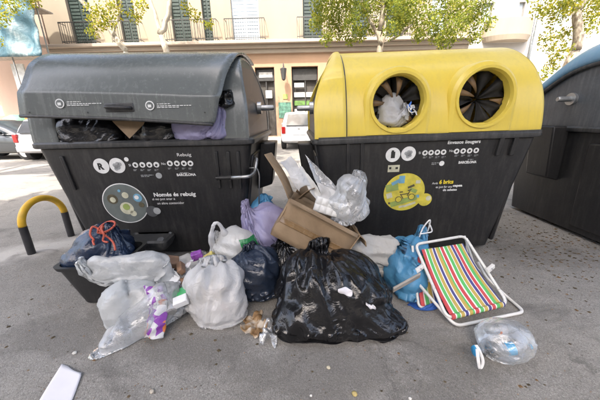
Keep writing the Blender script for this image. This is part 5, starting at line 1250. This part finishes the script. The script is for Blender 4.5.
def canvas(nm, tl, tr, bl, br, sag, fold=.0, u0=0.0, u1=1.0):
    nu, nv = 20, 26; V = []; F = []; UV = []
    n = np.cross(tr-tl, bl-tl); n = n/np.linalg.norm(n); n = n if n[2] < 0 else -n
    for j in range(nv):
        for i in range(nu):
            a, b_ = i/(nu-1), j/(nv-1); p_ = (tl*(1-a)+tr*a)*(1-b_) + (bl*(1-a)+br*a)*b_
            V.append(p_ + n*sag*(math.sin(math.pi*b_)*(.8+.2*math.sin(a*6)) + .10*math.sin(b_*9+a*4)*math.sin(a*math.pi))); UV.append((u0+(u1-u0)*a, b_))
    for j in range(nv-1):
        for i in range(nu-1): k = j*nu+i; F.append((k, k+1, k+nu+1, k+nu))
    o = obj(nm, V, F, M['canvas'], ch, smooth=True, solid=.003)
    uvl = o.data.uv_layers.new(name='UVMap')
    for l in o.data.loops: uvl.data[l.index].uv = UV[l.vertex_index]
    return o
eX = (TR-TL)/np.linalg.norm(TR-TL)
dB = (BL-TL)/np.linalg.norm(BL-TL)
canvas('back_canvas', TL + eX*.035 + dB*.05, TR - eX*.05 + dB*.06, BL + eX*.03 - dB*.012, BR - eX*.035 - dB*.012, .03)
# hem wrapped round the front bar
V = []; F = []; UV = []; nu = 20
hA_, hB_ = BL + eX*.03, BR - eX*.035
for i in range(nu):
    for k in range(9):
        t = -.6 + 4.6*k/8; a = i/(nu-1); p_ = hA_*(1-a)+hB_*a; V.append(p_ + np.array([0, -.0165*math.sin(t), .0165*math.cos(t)])*(1+.08*math.sin(i*2.2))); UV.append((a, k/8))
for i in range(nu-1):
    for k in range(8): q = i*9+k; F.append((q, q+9, q+10, q+1))
o = obj('canvas_hem', V, F, M['canvas'], ch, smooth=True, solid=.002); uvl = o.data.uv_layers.new(name='UVMap')
for l in o.data.loops: uvl.data[l.index].uv = UV[l.vertex_index]
canvas('seat_canvas', TL + eX*.02 + [-.01, -.05, -.08], TR + [0, -.02, -.10], S1 + eX*.02, S2, .02, u0=.0, u1=1)

# ------------------------------------------------------------------ clear bag of bottles
def bottle(c, ax, L_, r, capm, label):
    ax = np.array(ax, float)/np.linalg.norm(ax); c = np.array(c, float)
    b = empty('drink_bottle', c, label, 'bottle', None)
    pr = [(0, .75), (.03, 1), (.2, .96), (.3, 1), (.45, .95), (.6, 1), (.72, .9), (.84, .5), (.9, .36), (.95, .34)]
    m = MB(); m.tube([c + ax*L_*t for t, _ in pr], [r*k for _, k in pr], 20); m.build('bottle_wall', M['film'], b, smooth=True)
    m = MB(); m.cyl(c + ax*L_*.945, c + ax*L_*1.0, r*.42, 16); m.build('cap', M[capm], b)
    m = MB(); m.tube([c + ax*L_*.34, c + ax*L_*.56], r*1.015, 20, False); m.build('bottle_label', M['wrapper_purple'] if capm == 'tie_white' else M['cap_blue'], b, smooth=True)
bottle((1.03, 1.17, .06), (.8, -.1, .2), .19, .032, 'cap_blue', 'clear water bottle with blue label in the lower part of the clear bag')
bottle((1.04, 1.26, .125), (.85, -.1, .05), .18, .030, 'tie_white', 'clear bottle with pale label lying on top in the clear bag')
bag('clear_bag', [((1.12, 1.22, .10), (.125, .105, .10)), ((1.18, 1.26, .09), (.09, .09, .09))], (1.03, 1.17, .09), 'film', 'clear plastic bag full of bottles in front of the deck chair', 'plastic bag', seed=51, obst=False, ruff=.035, rr=.03, fold=2.0, lump=.22)
q = at(476, 351, 1.17); m = MB(); m.tube([q + [-.012, 0, 0], q, q + [.014, 0, 0]], [.026, .03, .026], 14); tag(m.build('bottle_cap', M['cap_blue'], loc=q, smooth=True), 'blue cap end poking out left of the clear bag of bottles', 'bottle cap')
pts = smooth_poly([at(476, 345, 1.14), at(480, 352, 1.12), at(483, 362, 1.10), at(480, 369, 1.085), at(478, 358, 1.10), at(477, 349, 1.13)], 5); V = []
for p_ in pts:
    for s_ in (-1, 1): V.append(p_ + np.array([.007, -.002, .002])*s_)
tag(obj('carry_strap', V, [(2*i, 2*i+1, 2*i+3, 2*i+2) for i in range(len(pts)-1)], M['tie_white'], loc=pts[0], smooth=True, solid=.003), 'white plastic carry strap at the left of the clear bag of bottles', 'strap')

# ------------------------------------------------------------------ grit, leaf litter and pebbles on the asphalt
def scatter(n, f, size, mat, name, flat=.35, seed=0):
    g = np.random.default_rng(seed); V = []; F = []
    for i in range(n):
        x, y = f(g); s_ = size*(.4 + g.random()**2*1.3); r = g.uniform(0, 6); b_ = len(V)
        for k in range(4): V.append((x + s_*math.cos(r+k*1.57)*g.uniform(.5, 1), y + s_*math.sin(r+k*1.57)*g.uniform(.4, .9), .001 + s_*flat*.3*g.random()))
        V.append((x, y, s_*flat)); F += [(b_, b_+1, b_+4), (b_+1, b_+2, b_+4), (b_+2, b_+3, b_+4), (b_+3, b_, b_+4)]
    o = obj(name, V, F, mat); o['kind'] = 'stuff'; return o
scatter(3200, lambda g: (g.uniform(-3, 3), .75 + 2.2*g.random()**1.3), .0045, M['grit'], 'grit', .6, 1)
scatter(1100, lambda g: (g.normal(2.55, .40), g.normal(2.45, .55)), .0135, M['litter'], 'leaf_litter', .3, 2)
scatter(260, lambda g: (g.uniform(-2.2, 2.4), g.uniform(1.0, 2.4)), .012, M['litter'], 'leaf_litter', .3, 3)
peb = [(75, 353.5, .016, (.55, .54, .5), 'pale pebble on the asphalt above the white sheet of paper'), (328.5, 368, .014, (.5, .45, .33), 'pale crumb on the asphalt below the large black sack'), (354.5, 394.5, .017, (.42, .33, .13), 'yellowish crumb at the bottom edge below the large black sack'), (152, 392, .015, (.40, .36, .3), 'small tan crumb at the bottom, left of centre'), (311, 396, .008, (.6, .58, .55), 'tiny white crumb at the bottom edge'), (410, 399, .010, (.6, .58, .55), 'white crumb at the bottom edge right of centre')]
for i, (px, py, r_, c_, lb) in enumerate(peb):
    d_ = ray(px, py); c0 = d_*(-CAM_H/d_[2]) + [0, 0, CAM_H]; g = np.random.default_rng(i); rings = []
    for z, k in ((0, .8), (.4, 1), (.9, .7), (1.2, .25)): rings.append([(c0[0] + r_*k*math.cos(t)*g.uniform(.7, 1.1), c0[1] + r_*k*math.sin(t)*g.uniform(.6, 1), r_*z*.6 + .001) for t in np.linspace(0, 2*math.pi, 9, endpoint=False)])
    m = MB(); m.loft(rings); tag(m.build('pebble', plain('pebble_%d' % i, c_, .8, .3, 60), loc=(c0[0], c0[1], 0), smooth=True), lb, 'crumb')
